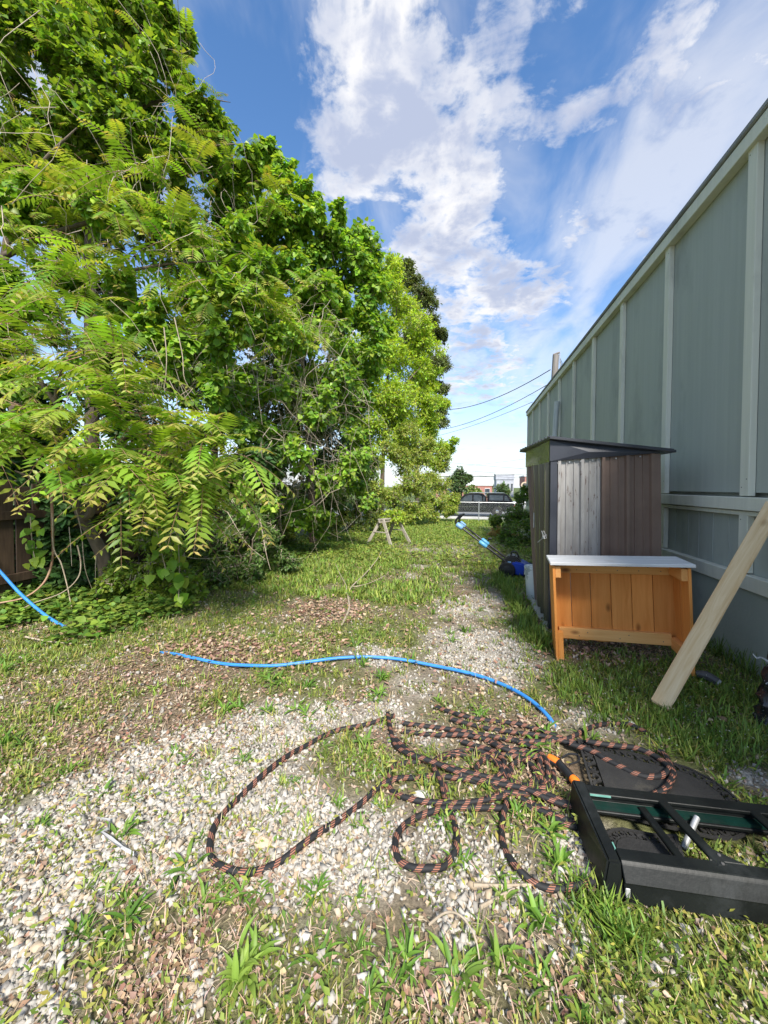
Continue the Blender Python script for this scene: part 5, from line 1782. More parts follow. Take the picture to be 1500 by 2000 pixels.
# 7: cream-tipped honeysuckle mass at the end of the row
for lab, bl_ in (
    ('large yellow-green honeysuckle bush at the end of the tree row', [(-3.66,17.64,2.53,1.09),(-3.20,16.68,-0.02,0.55),(-2.28,18.52,-0.01,0.65),(-1.66,20.09,-0.02,0.59),(-0.98,22.80,-0.18,0.43),(-0.85,23.35,0.26,0.37),(-2.68,17.82,0.10,0.58),(-2.79,18.45,1.82,1.26),(-1.74,20.90,1.61,1.12),(-1.02,23.58,0.87,0.57),(-1.94,20.19,0.38,0.95),(-3.02,18.37,0.44,1.01),(-3.97,16.90,1.08,1.06),(-1.28,22.87,-0.03,0.46),(-2.47,19.81,2.93,1.02),(-1.55,21.91,2.66,0.79),(-2.91,19.10,3.66,0.91),(-1.93,21.22,3.61,0.71)]),
    ('honeysuckle bush in shadow-darkened green behind the sawhorse', [(-3.91,12.72,1.48,0.81),(-4.46,8.82,0.12,0.39),(-4.23,9.90,0.08,0.50),(-4.00,11.38,0.00,0.49),(-3.65,12.48,0.07,0.49),(-4.45,7.80,0.24,0.35),(-4.18,10.94,0.51,0.55),(-3.19,13.61,0.08,0.45),(-4.43,12.07,1.12,0.69),(-3.62,13.03,0.57,0.64),(-4.73,11.46,0.72,0.58),(-4.95,11.16,1.45,0.65),(-3.20,13.65,0.36,0.47),(-4.08,12.13,0.27,0.34),(-5.06,10.32,0.53,0.45),(-3.82,13.03,2.40,0.82),(-4.51,11.80,2.14,0.67)])):
    t = thing('honeysuckle_bush', lab, 'bush', (bl_[0][0], bl_[0][1], gz1(bl_[0][0], bl_[0][1])))
    ofs = bl_[0]
    oz = gz1(ofs[0], ofs[1])
    loc = [(b[0] - ofs[0], b[1] - ofs[1], b[2] - oz, b[3]) for b in bl_]
    leafy(t, jitter_blobs(loc, 4, .6, .62), 42 if 'large' in lab else 55, 13, (.095, .17) if 'large' in lab else (.07, .13), HONEY if 'large' in lab else [(.17, .26, .045), (.11, .19, .04), (.24, .31, .06)], T_OVAL, droop=.2, upn=1.0, outw=.6, name='foliage')  # second bush has shade put into its leaf colours by a darker palette
    stp = [([(random.uniform(-.4, .4), random.uniform(-.4, .4), -.05), (random.uniform(-.5, .5), random.uniform(-.4, .4), .8), (random.uniform(-.8, .8), random.uniform(-.6, .6), 1.7)], .03, .01) for _ in range(5)]
    for pts, r0, r1 in stp:
        MB().tube(pts, [r0, (r0 + r1) / 2, r1], 7, 4).build('stem', M['bark'], t, smooth=True)

# 8: dark shrub under the vines, 9: small light shrub, 10: climbing leaves on the fence
def bush(name, label, bl_, per, k, size, cols, tmpl=T_OVAL, mat_='leaf', **kw):
    b0 = bl_[0]
    oz = gz1(b0[0], b0[1])
    t = thing(name, label, 'bush', (b0[0], b0[1], oz))
    loc = [(b[0] - b0[0], b[1] - b0[1], b[2] - oz, b[3]) for b in bl_]
    leafy(t, jitter_blobs(loc, 4, .6, .62), per, k, size, cols, tmpl, mat_, name='foliage', **kw)
    for _ in range(4):
        MB().tube([(random.uniform(-.15, .15), random.uniform(-.15, .15), -.03), (random.uniform(-.25, .25), random.uniform(-.2, .2), .35), (random.uniform(-.4, .4), random.uniform(-.3, .3), b0[2] - oz + .1)], [.014, .011, .006], 6, 3).build('stem', M['bark'], t, smooth=True)
    return t


bush('dark_shrub', 'dense dark green shrub in the shade under the dead vines', [(-3.15,4.82,0.49,0.44),(-3.37,4.56,0.23,0.39),(-2.93,5.28,0.43,0.35),(-3.65,4.50,0.58,0.35),(-2.95,4.75,0.14,0.29),(-2.79,5.51,0.16,0.24),(-3.57,4.94,0.83,0.42),(-3.19,5.43,0.89,0.36),(-3.71,4.28,0.20,0.24)], 110, 13, (.035, .065), [(.11, .21, .05), (.145, .26, .065), (.08, .16, .045)], upn=.9, outw=.6)
bush('light_shrub', 'small light green shrub at the foot of the leaning tree', [(-3.56,3.60,0.35,0.26),(-3.81,3.75,0.67,0.21),(-3.46,3.83,0.49,0.24),(-3.74,3.35,0.23,0.17),(-3.08,3.80,0.10,0.18),(-3.74,3.98,0.84,0.22),(-3.66,3.47,0.20,0.20),(-3.38,3.74,0.22,0.23),(-3.39,3.53,0.09,0.16),(-3.87,3.53,0.41,0.15),(-3.18,3.68,0.07,0.13)], 120, 10, (.035, .07), [(.22, .36, .045), (.17, .30, .04), (.28, .40, .06)], upn=.9, outw=.6)
bush('climbing_ivy', 'dark five-leaved creeper covering the fence behind the leaning tree', [(-6.06,3.99,1.20,0.49),(-5.24,3.49,0.47,0.25),(-4.82,3.53,0.61,0.18),(-5.23,3.33,0.14,0.18),(-4.44,3.71,0.28,0.15),(-4.70,3.55,0.18,0.16),(-5.18,3.56,0.90,0.25),(-4.75,3.66,1.03,0.25),(-5.30,3.43,0.85,0.24),(-5.18,3.35,0.44,0.21),(-5.00,3.44,0.61,0.24),(-4.83,3.54,0.97,0.24),(-4.57,3.63,0.23,0.18),(-4.88,3.46,0.31,0.18),(-4.94,3.39,0.03,0.15),(-4.73,3.76,0.58,0.19),(-5.55,4.20,1.06,0.50),(-4.73,4.49,1.21,0.51),(-4.31,4.79,1.43,0.53),(-5.28,4.58,1.65,0.61),(-6.20,4.28,1.79,0.59),(-3.93,5.07,1.21,0.47),(-6.01,3.88,0.58,0.34),(-4.29,4.57,0.70,0.36),(-3.63,5.56,1.71,0.59),(-3.27,6.46,1.77,0.57),(-6.19,4.70,2.31,0.64),(-5.27,5.01,2.49,0.65)], 60, 11, (.06, .12), DARK + [(.07, .16, .04)], T_HEART, mat_='leaf_dull')
bush('right_shrub', 'bushy green shrub against the building beyond the metal shed', [(1.46,12.60,0.53,0.49),(1.14,12.52,0.28,0.39),(1.76,13.18,0.83,0.34),(1.49,11.06,0.06,0.48),(1.13,11.49,-0.08,0.33),(1.38,10.00,-0.40,0.39),(1.23,10.48,-0.29,0.27),(1.86,12.68,0.37,0.41),(0.86,12.97,0.15,0.24),(1.97,13.75,1.17,0.21),(1.41,9.49,-0.62,0.27),(1.21,9.03,-0.65,0.16)], 50, 11, (.06, .115), [(.12, .24, .04), (.085, .18, .035), (.17, .30, .05)], upn=.9, outw=.6)
bush('straw_shrub', 'dry straw coloured clump between the mower and the green shrub', [(1.29,14.08,-0.39,0.26),(1.02,14.02,-0.30,0.22),(1.50,13.61,-0.45,0.21),(0.82,13.46,-0.42,0.14)], 130, 10, (.09, .17), [(.42, .34, .16), (.34, .30, .11), (.5, .42, .22)], T_LANCE, outw=.3, tw_up=.8)

# screening trees beyond the fence, seen through the gaps
t = thing('distant_thicket', 'leafy thicket beyond the wooden fence seen through the gaps', 'thicket', (0, 0, 0))
t['kind'] = 'stuff'
limbs(t, [([(-6.17,8.33,-0.39),(-6.21,8.40,3.20),(-6.11,8.48,5.77)], .12, .05)])
bl_ = [(-7.71,8.07,3.19,1.41),(-5.84,8.49,3.72,1.41),(-4.69,9.25,3.32,1.22),(-9.10,7.26,3.81,1.22),(-4.99,8.74,1.93,1.17),(-6.48,8.01,1.90,1.12),(-3.85,10.46,3.23,1.04),(-3.98,10.40,2.04,0.89),(-10.18,7.05,5.02,0.97),(-8.27,7.89,5.20,1.14),(-6.55,8.47,5.30,1.17),(-4.70,9.28,4.67,0.95),(-10.73,6.48,2.99,1.05),(-10.88,6.52,6.47,1.05)]
bl_ += [(-4.06,9.85,0.87,0.85),(-4.73,8.78,0.90,0.91),(-5.50,8.00,1.16,0.97),(-3.71,10.51,4.12,1.04),(-3.39,11.56,2.11,0.97),(-6.62,7.34,1.16,0.93),(-4.19,9.41,5.75,0.81),(-5.55,8.72,6.34,1.04),(-7.31,8.14,7.24,1.14),(-8.78,7.40,6.97,1.09),(-10.21,7.11,8.18,0.97),(-7.46,6.95,1.15,0.91),(-8.59,6.30,1.26,0.86),(-9.64,6.06,1.25,0.76)]
leafy(t, jitter_blobs(bl_, 3, .6, .7), 24, 12, (.12, .22), [(.085, .16, .035), (.12, .21, .04), (.06, .12, .03)], T_OVAL, mat_='leaf', twig_r=.005)

# trees across the street
def far_tree(label, bl_, cols, trk):
    t = thing('far_tree', label, 'tree', (trk[0][0], trk[0][1], sz))
    o = (trk[0][0], trk[0][1], sz)
    MB().tube(trk, [.28, .2, .1], 8, 4).build('trunk', M['bark'], t, smooth=True, origin=o)
    loc = [(b[0] - o[0], b[1] - o[1], b[2] - o[2], b[3]) for b in bl_]
    leafy(t, jitter_blobs(loc, 4), 16, 9, (.25, .5), cols, T_OVAL, mat_='leaf_dull', twig_r=.02, t0=.4)


far_tree('bare-branched tree across the street above the truck cab', [(-1.72,55.98,2.52,0.89),(-1.00,56.16,3.27,0.74),(-0.62,56.21,1.79,0.89),(-2.39,54.79,1.77,0.88),(0.10,57.41,2.56,0.53),(-1.32,55.02,1.05,1.17)], [(.075, .14, .05), (.10, .17, .06)], [(-1.08,56.02,-2.30),(-0.97,56.10,0.30),(-0.64,56.23,2.90)])
far_tree('light green bushy tree behind the truck windscreen', [(0.92,61.65,0.79,0.89),(0.13,61.47,0.46,0.73),(1.71,61.82,0.47,0.57)], [(.20, .30, .07), (.15, .25, .06)], [(0.95,61.58,-2.61),(0.93,61.62,-0.59),(1.00,61.66,0.63)])
far_tree('round dark tree across the street above the truck canopy', [(5.25,60.56,1.07,0.94),(4.71,60.44,0.68,0.71),(5.86,60.69,0.53,0.71),(5.26,60.54,0.06,0.78)], [(.09, .16, .06), (.12, .20, .07)], [(5.36,60.51,-2.45),(5.34,60.55,-0.49),(5.32,60.58,0.84)])
far_tree('pale treetops with haze in their colour on the horizon beyond the roofs', [(3.84,113.53,1.87,1.04),(5.30,113.84,1.28,0.89),(6.87,116.24,1.60,0.76),(2.73,115.33,1.57,0.91)], [(.20, .27, .14), (.16, .23, .12)], [(4.63,113.59,-3.62),(4.59,113.65,-0.65),(4.57,113.69,1.58)])  # paler leaf palette stands in for distance haze

# ------------------------------------------------------------------ dead vine tangle
t = thing('dead_vine_tangle', 'tangle of bare tan vine stems with few leaves hanging from the smothered tree', 'dead vines', (0, 0, 0))
cen = [(-2.91,6.56,2.71,0.85),(-3.29,6.49,3.47,0.76),(-2.68,7.01,2.20,0.80),(-3.18,6.27,1.75,0.83),(-3.61,5.98,2.27,0.71),(-3.06,6.90,1.19,0.60),(-3.93,5.72,2.76,0.69),(-4.04,5.47,1.70,0.59),(-2.56,7.26,3.25,0.62),(-4.62,5.36,2.54,0.67),(-3.32,5.82,1.20,0.61),(-2.82,6.81,3.92,0.58),(-4.88,5.11,3.31,0.65),(-6.07,4.86,3.70,0.65),(-5.87,5.12,4.54,0.67)]
P_ = []
for b in cen:
    n = 26
    c_ = np.array(b[:3])
    a = c_ + rng.normal(size=(n, 3)) * b[3] * .7 + np.array([0, 0, b[3] * .7])
    e = c_ + rng.normal(size=(n, 3)) * b[3] * .8 - np.array([0, 0, b[3] * .7])
    tt = np.linspace(0, 1, 8)[None, :, None]
    bow = rng.normal(size=(n, 1, 3)) * b[3] * .35
    path = a[:, None] * (1 - tt) + e[:, None] * tt + bow * np.sin(tt * math.pi) + rng.normal(size=(n, 8, 3)) * b[3] * .035
    P_.append(path)
for b in [(-4.07,3.89,5.01,0.56),(-4.74,3.62,3.89,0.55),(-3.41,4.23,4.20,0.52),(-3.00,4.71,3.61,0.49),(-6.37,4.44,6.56,0.61),(-5.17,5.45,7.83,0.68),(-3.48,3.87,2.44,0.43),(-4.41,3.05,2.70,0.32),(-3.35,4.88,5.15,0.44)]:
    n = 9
    c_ = np.array(b[:3])
    a = c_ + rng.normal(size=(n, 3)) * b[3] * .6 + np.array([0, 0, b[3] * .9])
    e = c_ + rng.normal(size=(n, 3)) * b[3] * .7 - np.array([0, 0, b[3] * .9])
    bow = rng.normal(size=(n, 1, 3)) * b[3] * .3
    P_.append(a[:, None] * (1 - tt) + e[:, None] * tt + bow * np.sin(tt * math.pi) + rng.normal(size=(n, 8, 3)) * b[3] * .03)
P_ = np.concatenate(P_)
rr = rng.uniform(.0016, .0055, (len(P_), 1)) * np.linspace(1.1, .6, 8)[None]
V, F_ = tubes(P_, rr)
raw_mesh('bare_stems', V, F_, M['twig'], t, kind='stuff')
bl_ = [(-3.10,6.12,3.52,0.54),(-2.69,6.51,2.88,0.47),(-3.29,5.75,2.57,0.51),(-2.60,6.81,1.78,0.58),(-3.04,6.00,1.91,0.53),(-3.66,5.46,2.03,0.49),(-3.56,5.60,2.88,0.42),(-2.36,7.29,2.63,0.51),(-4.01,5.18,2.32,0.40),(-3.06,6.90,0.99,0.40),(-2.32,7.52,3.30,0.47),(-3.10,5.77,1.21,0.43),(-2.53,6.87,3.73,0.49),(-3.49,5.78,0.86,0.35),(-3.44,6.80,0.49,0.30),(-3.67,5.34,1.37,0.41),(-3.24,7.87,0.50,0.34),(-2.59,8.04,1.87,0.57),(-2.53,8.66,1.18,0.49),(-2.92,6.35,2.49,0.46),(-3.72,5.15,2.78,0.39)]
leafy(t, jitter_blobs(bl_, 3, .7, .65), 75, 8, (.055, .11), VINE, T_HEART, name='leaves', droop=.6, upn=.5, outw=.6)
# hanging strands on the near trees, some leafy
t = thing('hanging_vines', 'thin leafless vines dangling in front of the wooden fence', 'vines', (0, 0, 0))
hv_ = [([(-4.29,3.15,1.22),(-4.27,3.14,0.79),(-4.22,3.10,0.53),(-4.13,2.96,0.33),(-4.20,2.84,0.20),(-4.33,2.71,0.17)], .014, 'redstem'),
       ([(-4.17,3.07,0.96),(-4.15,3.06,0.65),(-4.03,3.04,0.50),(-3.92,3.01,0.30),(-3.82,2.97,0.12),(-3.64,2.86,0.02),(-3.35,2.67,-0.01)], .007, 'bark_pale'),
       ([(-3.94,3.12,1.07),(-3.88,3.13,0.81),(-3.86,3.13,0.60),(-3.83,3.13,0.41),(-3.81,3.18,0.21)], .005, 'bark_pale'),
       ([(-3.82,3.04,0.69),(-3.78,3.04,0.51),(-3.76,2.99,0.37),(-3.86,2.91,0.24),(-4.04,2.77,0.16),(-4.17,2.69,0.05)], .007, 'bark_pale'),
       ([(-4.00,3.10,0.86),(-3.98,3.10,0.65),(-3.97,3.10,0.46)], .004, 'twig'),
       ([(-3.92,3.32,0.53),(-3.92,3.31,0.34),(-3.91,3.31,0.12)], .004, 'twig'),
       ([(-3.07,3.35,2.92),(-3.04,3.35,2.60),(-3.06,3.34,2.29)], .006, 'bark_pale'),
       ([(-3.20,3.64,3.16),(-3.11,3.65,2.76),(-3.08,3.65,2.48),(-3.04,3.76,2.33)], .006, 'bark_pale'),
       ([(-3.36,3.58,2.42),(-3.41,3.57,2.19),(-3.43,3.56,1.88)], .005, 'twig'),
       ([(-3.79,3.46,1.11),(-3.39,3.54,0.80),(-3.22,3.88,0.44),(-2.50,4.14,0.48)], .004, 'twig'),
       ([(-3.09,4.43,0.95),(-2.85,4.48,0.55),(-2.60,4.53,0.33)], .005, 'twig'),
       ([(-2.78,4.70,0.87),(-2.69,4.71,0.38),(-2.63,4.72,0.15)], .006, 'twig')]
for pts, r_, mm in hv_:
    n = len(pts)
    MB().tube(pts, [r_ * (1 - .5 * i / (n - 1)) for i in range(n)], 6, 6).build('vine_stem', M[mm], t, smooth=True)
# leafy strand hanging low beside the light shrub
t = thing('leafy_vine', 'heart-leaved vine strand hanging low beside the dark shrub', 'vine', (0, 0, 0))
strands2 = [[(-2.93,3.36,1.66),(-2.90,3.35,1.24),(-2.87,3.30,0.82),(-2.81,3.25,0.47),(-2.78,3.20,0.17)], [(-3.03,3.23,1.54),(-3.07,3.21,1.13),(-2.97,3.17,0.73),(-2.86,3.14,0.44)], [(-3.28,4.44,3.11),(-3.20,4.44,2.57),(-3.23,4.42,2.03)], [(-2.98,4.67,1.50),(-3.04,4.65,1.15),(-2.90,4.68,0.87)], [(-4.28,2.94,0.97),(-4.26,2.94,0.71),(-4.22,2.94,0.51)]]
pp_, tt_ = [], []
for s_ in strands2:
    MB().tube(s_, .004, 5, 5).build('vine_stem', M['bark_pale'], t, smooth=True)
    q, _ = catmull([Vector(a) for a in s_], [1] * len(s_), 5)
    pp_ += [tuple(a) for a in q]
pp_ = np.repeat(np.array(pp_), 2, 0)
n = len(pp_)
pp_ = pp_ + rng.normal(size=pp_.shape) * .04
scatter('vine_leaves', T_HEART, pp_, rdir(n) * .6 - UP * .8, unit(rdir(n) * .5 + np.array([.5, -.7, .5])), rng.uniform(.06, .12, n), pal(n, VINE), M['leaf'], t)
# sprig of creeper on the sawhorse
p0 = (-2.1, 10.2, gz1(-2.1, 10.2) + .74)
t = thing('creeper_sprig', 'green creeper growing over the top of the sawhorse', 'creeper', p0)
leafy(t, [(-.1, .05, .02, .16), (.15, .12, .03, .18), (.3, .2, .0, .14)], 170, 8, (.06, .11), LITE, T_OVAL, name='foliage')

# ------------------------------------------------------------------ ground cover
def area_pts(n, x0, x1, y0, y1, dens_f, near_bias=True):
    """Random ground points kept by a density field; more of them close to the camera."""
    if near_bias:
        u = rng.uniform(0, 1, n)
        y = y0 * (y1 / y0) ** u
    else:
        y = rng.uniform(y0, y1, n)
    x = rng.uniform(0, 1, n)
    half = .55 + y * 1.15
    xa, xb = np.maximum(x0, -half - y * .25), np.minimum(x1, half)
    x = xa + (xb - xa) * x
    k = rng.uniform(0, 1, n) < dens_f(x, y)
    return x[k], y[k]


def not_inside(x, y):
    inside = (x > .74) & (x < 1.67) & (y > 3.74) & (y < 4.72)
    flat = (x > .46) & (x < 1.06) & (y > 1.60) & (y < 2.04) | (x > .44) & (x < .78) & (y > 1.32) & (y < 1.66)
    return ~inside & ~flat & (x < 1.99)


# gravel: small broken stones
def rock_mesh(name, x, y, size, subdiv, cols, seedv):
    if subdiv:
        tv = np.array([(-.8, -.8, -.7), (.8, -.8, -.7), (.8, .8, -.7), (-.8, .8, -.7), (-.7, -.7, .7), (.7, -.7, .7), (.7, .7, .7), (-.7, .7, .7)])
        tf = np.array([(4, 5, 6), (4, 6, 7), (0, 2, 1), (0, 3, 2), (0, 1, 5), (0, 5, 4), (1, 2, 6), (1, 6, 5), (2, 3, 7), (2, 7, 6), (3, 0, 4), (3, 4, 7)])
    else:
        tv = np.array([(1, 0, 0), (0, 1, 0), (-1, 0, 0), (0, -1, 0), (0, 0, 1), (0, 0, -1.)])
        tf = np.array([(0, 1, 4), (1, 2, 4), (2, 3, 4), (3, 0, 4)])
    n, k = len(x), len(tv)
    X = rdir(n)
    Nn = rdir(n)
    X, Y, Z = basis(X, Nn)
    scl = np.stack([rng.uniform(.75, 1.35, n), rng.uniform(.55, 1.0, n), rng.uniform(.4, .75, n)], 1) * size[:, None] * .5
    tvj = tv[None] * (1 + rng.normal(size=(n, k, 1)) * .16) + rng.normal(size=(n, k, 3)) * .22
    V = np.stack([x, y, gz(x, y) + size * .12], 1)[:, None] + tvj[..., 0:1] * (X * scl[:, 0:1])[:, None] + tvj[..., 1:2] * (Y * scl[:, 1:2])[:, None] + tvj[..., 2:3] * (Z * scl[:, 2:3])[:, None]
    Fa = (tf[None] + (np.arange(n) * k)[:, None, None]).reshape(-1, 3)
    C = np.repeat(cols[:, None], k, 1).reshape(-1, 3)
    return raw_mesh(name, V.reshape(-1, 3), Fa, M['stone'], None, C, 'stuff')


def stone_cols(n):
    c_ = np.array([(.44, .41, .36), (.375, .345, .30), (.49, .46, .405), (.41, .325, .225), (.28, .255, .225), (.45, .37, .275)])[rng.choice(6, n, p=[.30, .24, .20, .12, .07, .07])]
    return np.clip(c_ * rng.uniform(.82, 1.22, (n, 1)), .05, .8)


def dg(x, y):
    return np.clip((f_gravel(x, y) - .40) * 2.0 - (fbm(x, y, 9, 61) - .5) * .9, .05, 1) * not_inside(x, y)


x, y = area_pts(190000, -4.2, 1.95, .60, 4.6, dg)
sz1 = np.clip(rng.lognormal(math.log(.0125), .45, len(x)), .007, .034)
tag(rock_mesh('gravel', x, y, sz1, True, stone_cols(len(x)), 1), 'pale crushed limestone gravel in the foreground', 'gravel')
x, y = area_pts(42000, -4.2, 1.95, 4.2, 16, lambda a, b: np.clip((f_gravel(a, b) - .3) * 2.2, .02, 1) * not_inside(a, b))
tag(rock_mesh('gravel', x, y, np.clip(rng.lognormal(math.log(.026), .35, len(x)), .015, .08), False, stone_cols(len(x)), 2), 'pale gravel further along the worn track', 'gravel')

# dry leaves and straw
def dl(a, b):
    return np.clip((f_litter(a, b) - .25) * 1.9, .12, 1) * not_inside(a, b) * (1 - .4 * np.clip((f_gravel(a, b) - .35) * 2, 0, 1))


x, y = area_pts(78000, -4.6, 1.95, .60, 9, dl)
n = len(x)
p = np.stack([x, y, gz(x, y) + rng.uniform(.002, .018, n)], 1)
T_DRY = (np.array([(0, 0, .0), (.35, -.36, .14), (.5, 0, .02), (.35, .34, .10), (1, 0, .16)]), np.array([(0, 1, 2), (1, 4, 2), (0, 2, 3), (3, 2, 4)]))
lc = pal(n, [(.24, .175, .11), (.32, .245, .16), (.17, .115, .075), (.39, .32, .22), (.25, .17, .105), (.43, .37, .26)], .2)
lsz = rng.uniform(.010, .030, n) * np.clip(.75 + y * .08, .8, 1.3)
o = scatter('leaf_litter', T_DRY, p, rdir(n) * np.array([1, 1, .25]), unit(UP + rdir(n) * .55), lsz, lc, M['litter'], None, 'stuff')
tag(o, 'brown dry leaves scattered over the ground', 'dry leaves')
x, y = area_pts(34000, -4.6, 1.9, 2.4, 10, dl)
n = len(x)
p = np.stack([x, y, gz(x, y) + rng.uniform(.004, .022, n)], 1)
o = scatter('leaf_litter', T_DRY, p, rdir(n) * np.array([1, 1, .25]), unit(UP + rdir(n) * .55), rng.uniform(.022, .05, n), pal(n, [(.25, .17, .115), (.34, .25, .17), (.18, .12, .08), (.40, .32, .23)], .2), M['litter'], None, 'stuff')
tag(o, 'larger brown dry leaves under the trees', 'dry leaves')
xs_, ys_ = area_pts(64000, -4.6, 1.95, .60, 6, lambda a, b: np.clip(.35 + .6 * f_litter(a, b) - .35 * field(GRAVEL, a, b), .12, 1) * not_inside(a, b))


# grass
def blades(name, x, y, ln, wd, cols, lean=.55, label=None, mat_='grass'):
    n = len(x)
    p = np.stack([x, y, gz(x, y) - .004], 1)
    az = rng.uniform(0, 2 * math.pi, n)
    h = np.stack([np.cos(az), np.sin(az), np.zeros(n)], 1)
    s = np.stack([-np.sin(az), np.cos(az), np.zeros(n)], 1)
    le = rng.uniform(.12, lean * 2, n)[:, None]
    dirv = unit(UP + h * le)
    ln_, wd_ = ln[:, None], wd[:, None]
    m1 = p + dirv * ln_ * .5
    m2 = m1 + unit(dirv + h * le * .7 - UP * .15) * ln_ * .5
    V = np.stack([p - s * wd_ * .5, p + s * wd_ * .5, m1 + s * wd_ * .55, m1 - s * wd_ * .55, m2], 1)
    tf = np.array([(0, 1, 2), (0, 2, 3), (3, 2, 4)])
    Fa = (tf[None] + (np.arange(n) * 5)[:, None, None]).reshape(-1, 3)
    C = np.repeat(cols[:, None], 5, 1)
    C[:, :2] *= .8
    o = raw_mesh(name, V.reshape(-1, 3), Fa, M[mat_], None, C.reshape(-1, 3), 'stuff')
    return tag(o, label, 'grass')


n = len(xs_)
o = blades('straw', xs_, ys_, rng.uniform(.02, .075, n), rng.uniform(.0014, .0032, n), pal(n, [(.48, .40, .27), (.40, .32, .21), (.54, .47, .34)], .18), 2.6, 'pale dead grass stalks lying on the ground', 'litter')
o['category'] = 'straw'


def tufted(nt, per, spread, x0, x1, y0, y1, df, near=True):
    x, y = area_pts(nt, x0, x1, y0, y1, df, near)
    sp_ = rng.uniform(.4, 1.3, len(x)) * spread
    xx = np.repeat(x, per) + rng.normal(size=len(x) * per) * np.repeat(sp_, per)
    yy = np.repeat(y, per) + rng.normal(size=len(x) * per) * np.repeat(sp_, per)
    sh = np.repeat(rng.uniform(.7, 1.25, len(x)), per)
    k = not_inside(xx, yy)
    return xx[k], yy[k], sh[k]


GR = [(.22, .31, .055), (.17, .27, .05), (.28, .35, .065), (.34, .36, .10), (.13, .22, .045)]
gd = lambda a, b: np.clip((f_grass(a, b) - .36) * 1.9, .15, 1) * np.clip(.35 + .35 * b, .5, 1) * not_inside(a, b)
xx, yy, sh = tufted(9500, 13, .022, -4.4, 1.98, .60, 4.6, gd)
n = len(xx)
blades('grass', xx, yy, rng.uniform(.025, .075, n) * sh * np.clip(.35 + .35 * yy, .55, 1), rng.uniform(.0030, .0065, n), pal(n, GR, .25, sh), .6, 'short grass tufts growing through the gravel in front')
xx, yy, sh = tufted(9000, 11, .05, -4.6, 1.98, 4.3, 26, lambda a, b: np.clip((f_grass(a, b) - .32) * 1.9, .08, 1) * not_inside(a, b))
n = len(xx)
blades('grass', xx, yy, rng.uniform(.045, .12, n) * sh * np.clip(.8 + yy * .025, 1, 1.5), rng.uniform(.007, .016, n) * np.clip(.6 + yy * .07, 1, 2.2), pal(n, [(.17, .29, .045), (.13, .25, .04), (.22, .33, .055), (.28, .34, .08)], .25, sh), .6, 'longer grass covering the far part of the strip')
# lush turf by the building
lush = lambda a, b: np.clip((field(LUSH[:8] + LUSH[10:13], a, b) - .25) * 1.6, 0, 1) * not_inside(a, b)
xx, yy, sh = tufted(5200, 13, .028, -.3, 1.985, .95, 4.2, lush)
n = len(xx)
blades('grass', xx, yy, rng.uniform(.035, .095, n) * sh, rng.uniform(.003, .007, n), pal(n, [(.13, .25, .04), (.17, .29, .045), (.22, .33, .055), (.11, .20, .04)], .22, sh), .5, 'lush dark green turf along the foot of the building')
# tall grass at wall foot and shed foot
yy = rng.uniform(1.2, 9, 1500)
xx = 1.985 - np.abs(rng.normal(size=1500)) * .05
n = len(xx)
blades('grass', xx, yy, rng.uniform(.08, .24, n), rng.uniform(.004, .008, n), pal(n, [(.09, .17, .035), (.14, .23, .045)], .2), .35, 'taller grass blades against the foot of the wall')
tt = rng.uniform(0, 1, 1800)
xx, yy = .66 - .12 * rng.uniform(0, 1, 1800) - .12 * tt + rng.normal(size=1800) * .03, 3.2 + 3.2 * tt
n = len(xx)
blades('grass', xx, yy, rng.uniform(.07, .19, n), rng.uniform(.005, .011, n), pal(n, [(.11, .21, .035), (.16, .27, .045), (.20, .30, .06)], .2), .5, 'row of long grass between the gravel track and the shed')

# low broad-leaved weeds, ivy and clover as a mat
def mat_of_leaves(name, nn, x0, x1, y0, y1, df, size, cols, label, cat, tmpl=T_OVAL, zr=(.008, .05), near=True, tilt=.45, mat_='leaf_dull'):
    x, y = area_pts(nn, x0, x1, y0, y1, df, near)
    n = len(x)
    p = np.stack([x, y, gz(x, y) + rng.uniform(*zr, n)], 1)
    o = scatter(name, tmpl, p, rdir(n) * np.array([1, 1, .3]), unit(UP + rdir(n) * tilt), rng.uniform(*size, n), pal(n, cols, .25), M[mat_], None, 'stuff')
    return tag(o, label, cat)


ivy_d = lambda a, b: np.clip((-2.75 - a + (fbm(a, b, 1.6, 77) - .5) * 2.2 - np.clip(3.4 - b, 0, 2) * .55) * 1.2, 0, 1)
mat_of_leaves('ground_ivy', 30000, -5.0, -1.6, 2.3, 14, ivy_d, (.03, .075), [(.11, .22, .035), (.16, .29, .045), (.08, .17, .03), (.21, .33, .05)], 'green ivy and creeper carpet at the foot of the trees', 'ivy', T_HEART, (.01, .12))
mat_of_leaves('clover', 64000, -4.4, 1.95, .60, 12, lambda a, b: gd(a, b) * .8, (.010, .026), [(.19, .28, .05), (.14, .24, .04), (.26, .32, .07)], 'low small-leaved weeds mixed into the grass', 'weeds', T_OVAL, (.006, .035))
mat_of_leaves('weed_sprigs', 9000, -4.0, 1.6, .60, 4.5, lambda a, b: np.clip(fbm(a, b, 2.0, 91) * 1.8 - .75, 0, 1) * not_inside(a, b), (.015, .035), [(.30, .36, .07), (.36, .38, .08), (.24, .32, .06)], 'yellow-green weed sprigs scattered in front', 'weeds', T_LANCE, (.01, .07), tilt=.9)
mat_of_leaves('far_ground_cover', 16000, -5.0, 1.9, 7, 26, lambda a, b: np.clip(.75 - .5 * np.abs(a + .2) / 3 * 0 + 0 * a, 0, 1), (.05, .11), [(.20, .30, .05), (.15, .25, .045), (.27, .33, .07)], 'leafy weeds covering the far end of the strip', 'weeds', T_OVAL, (.01, .10))
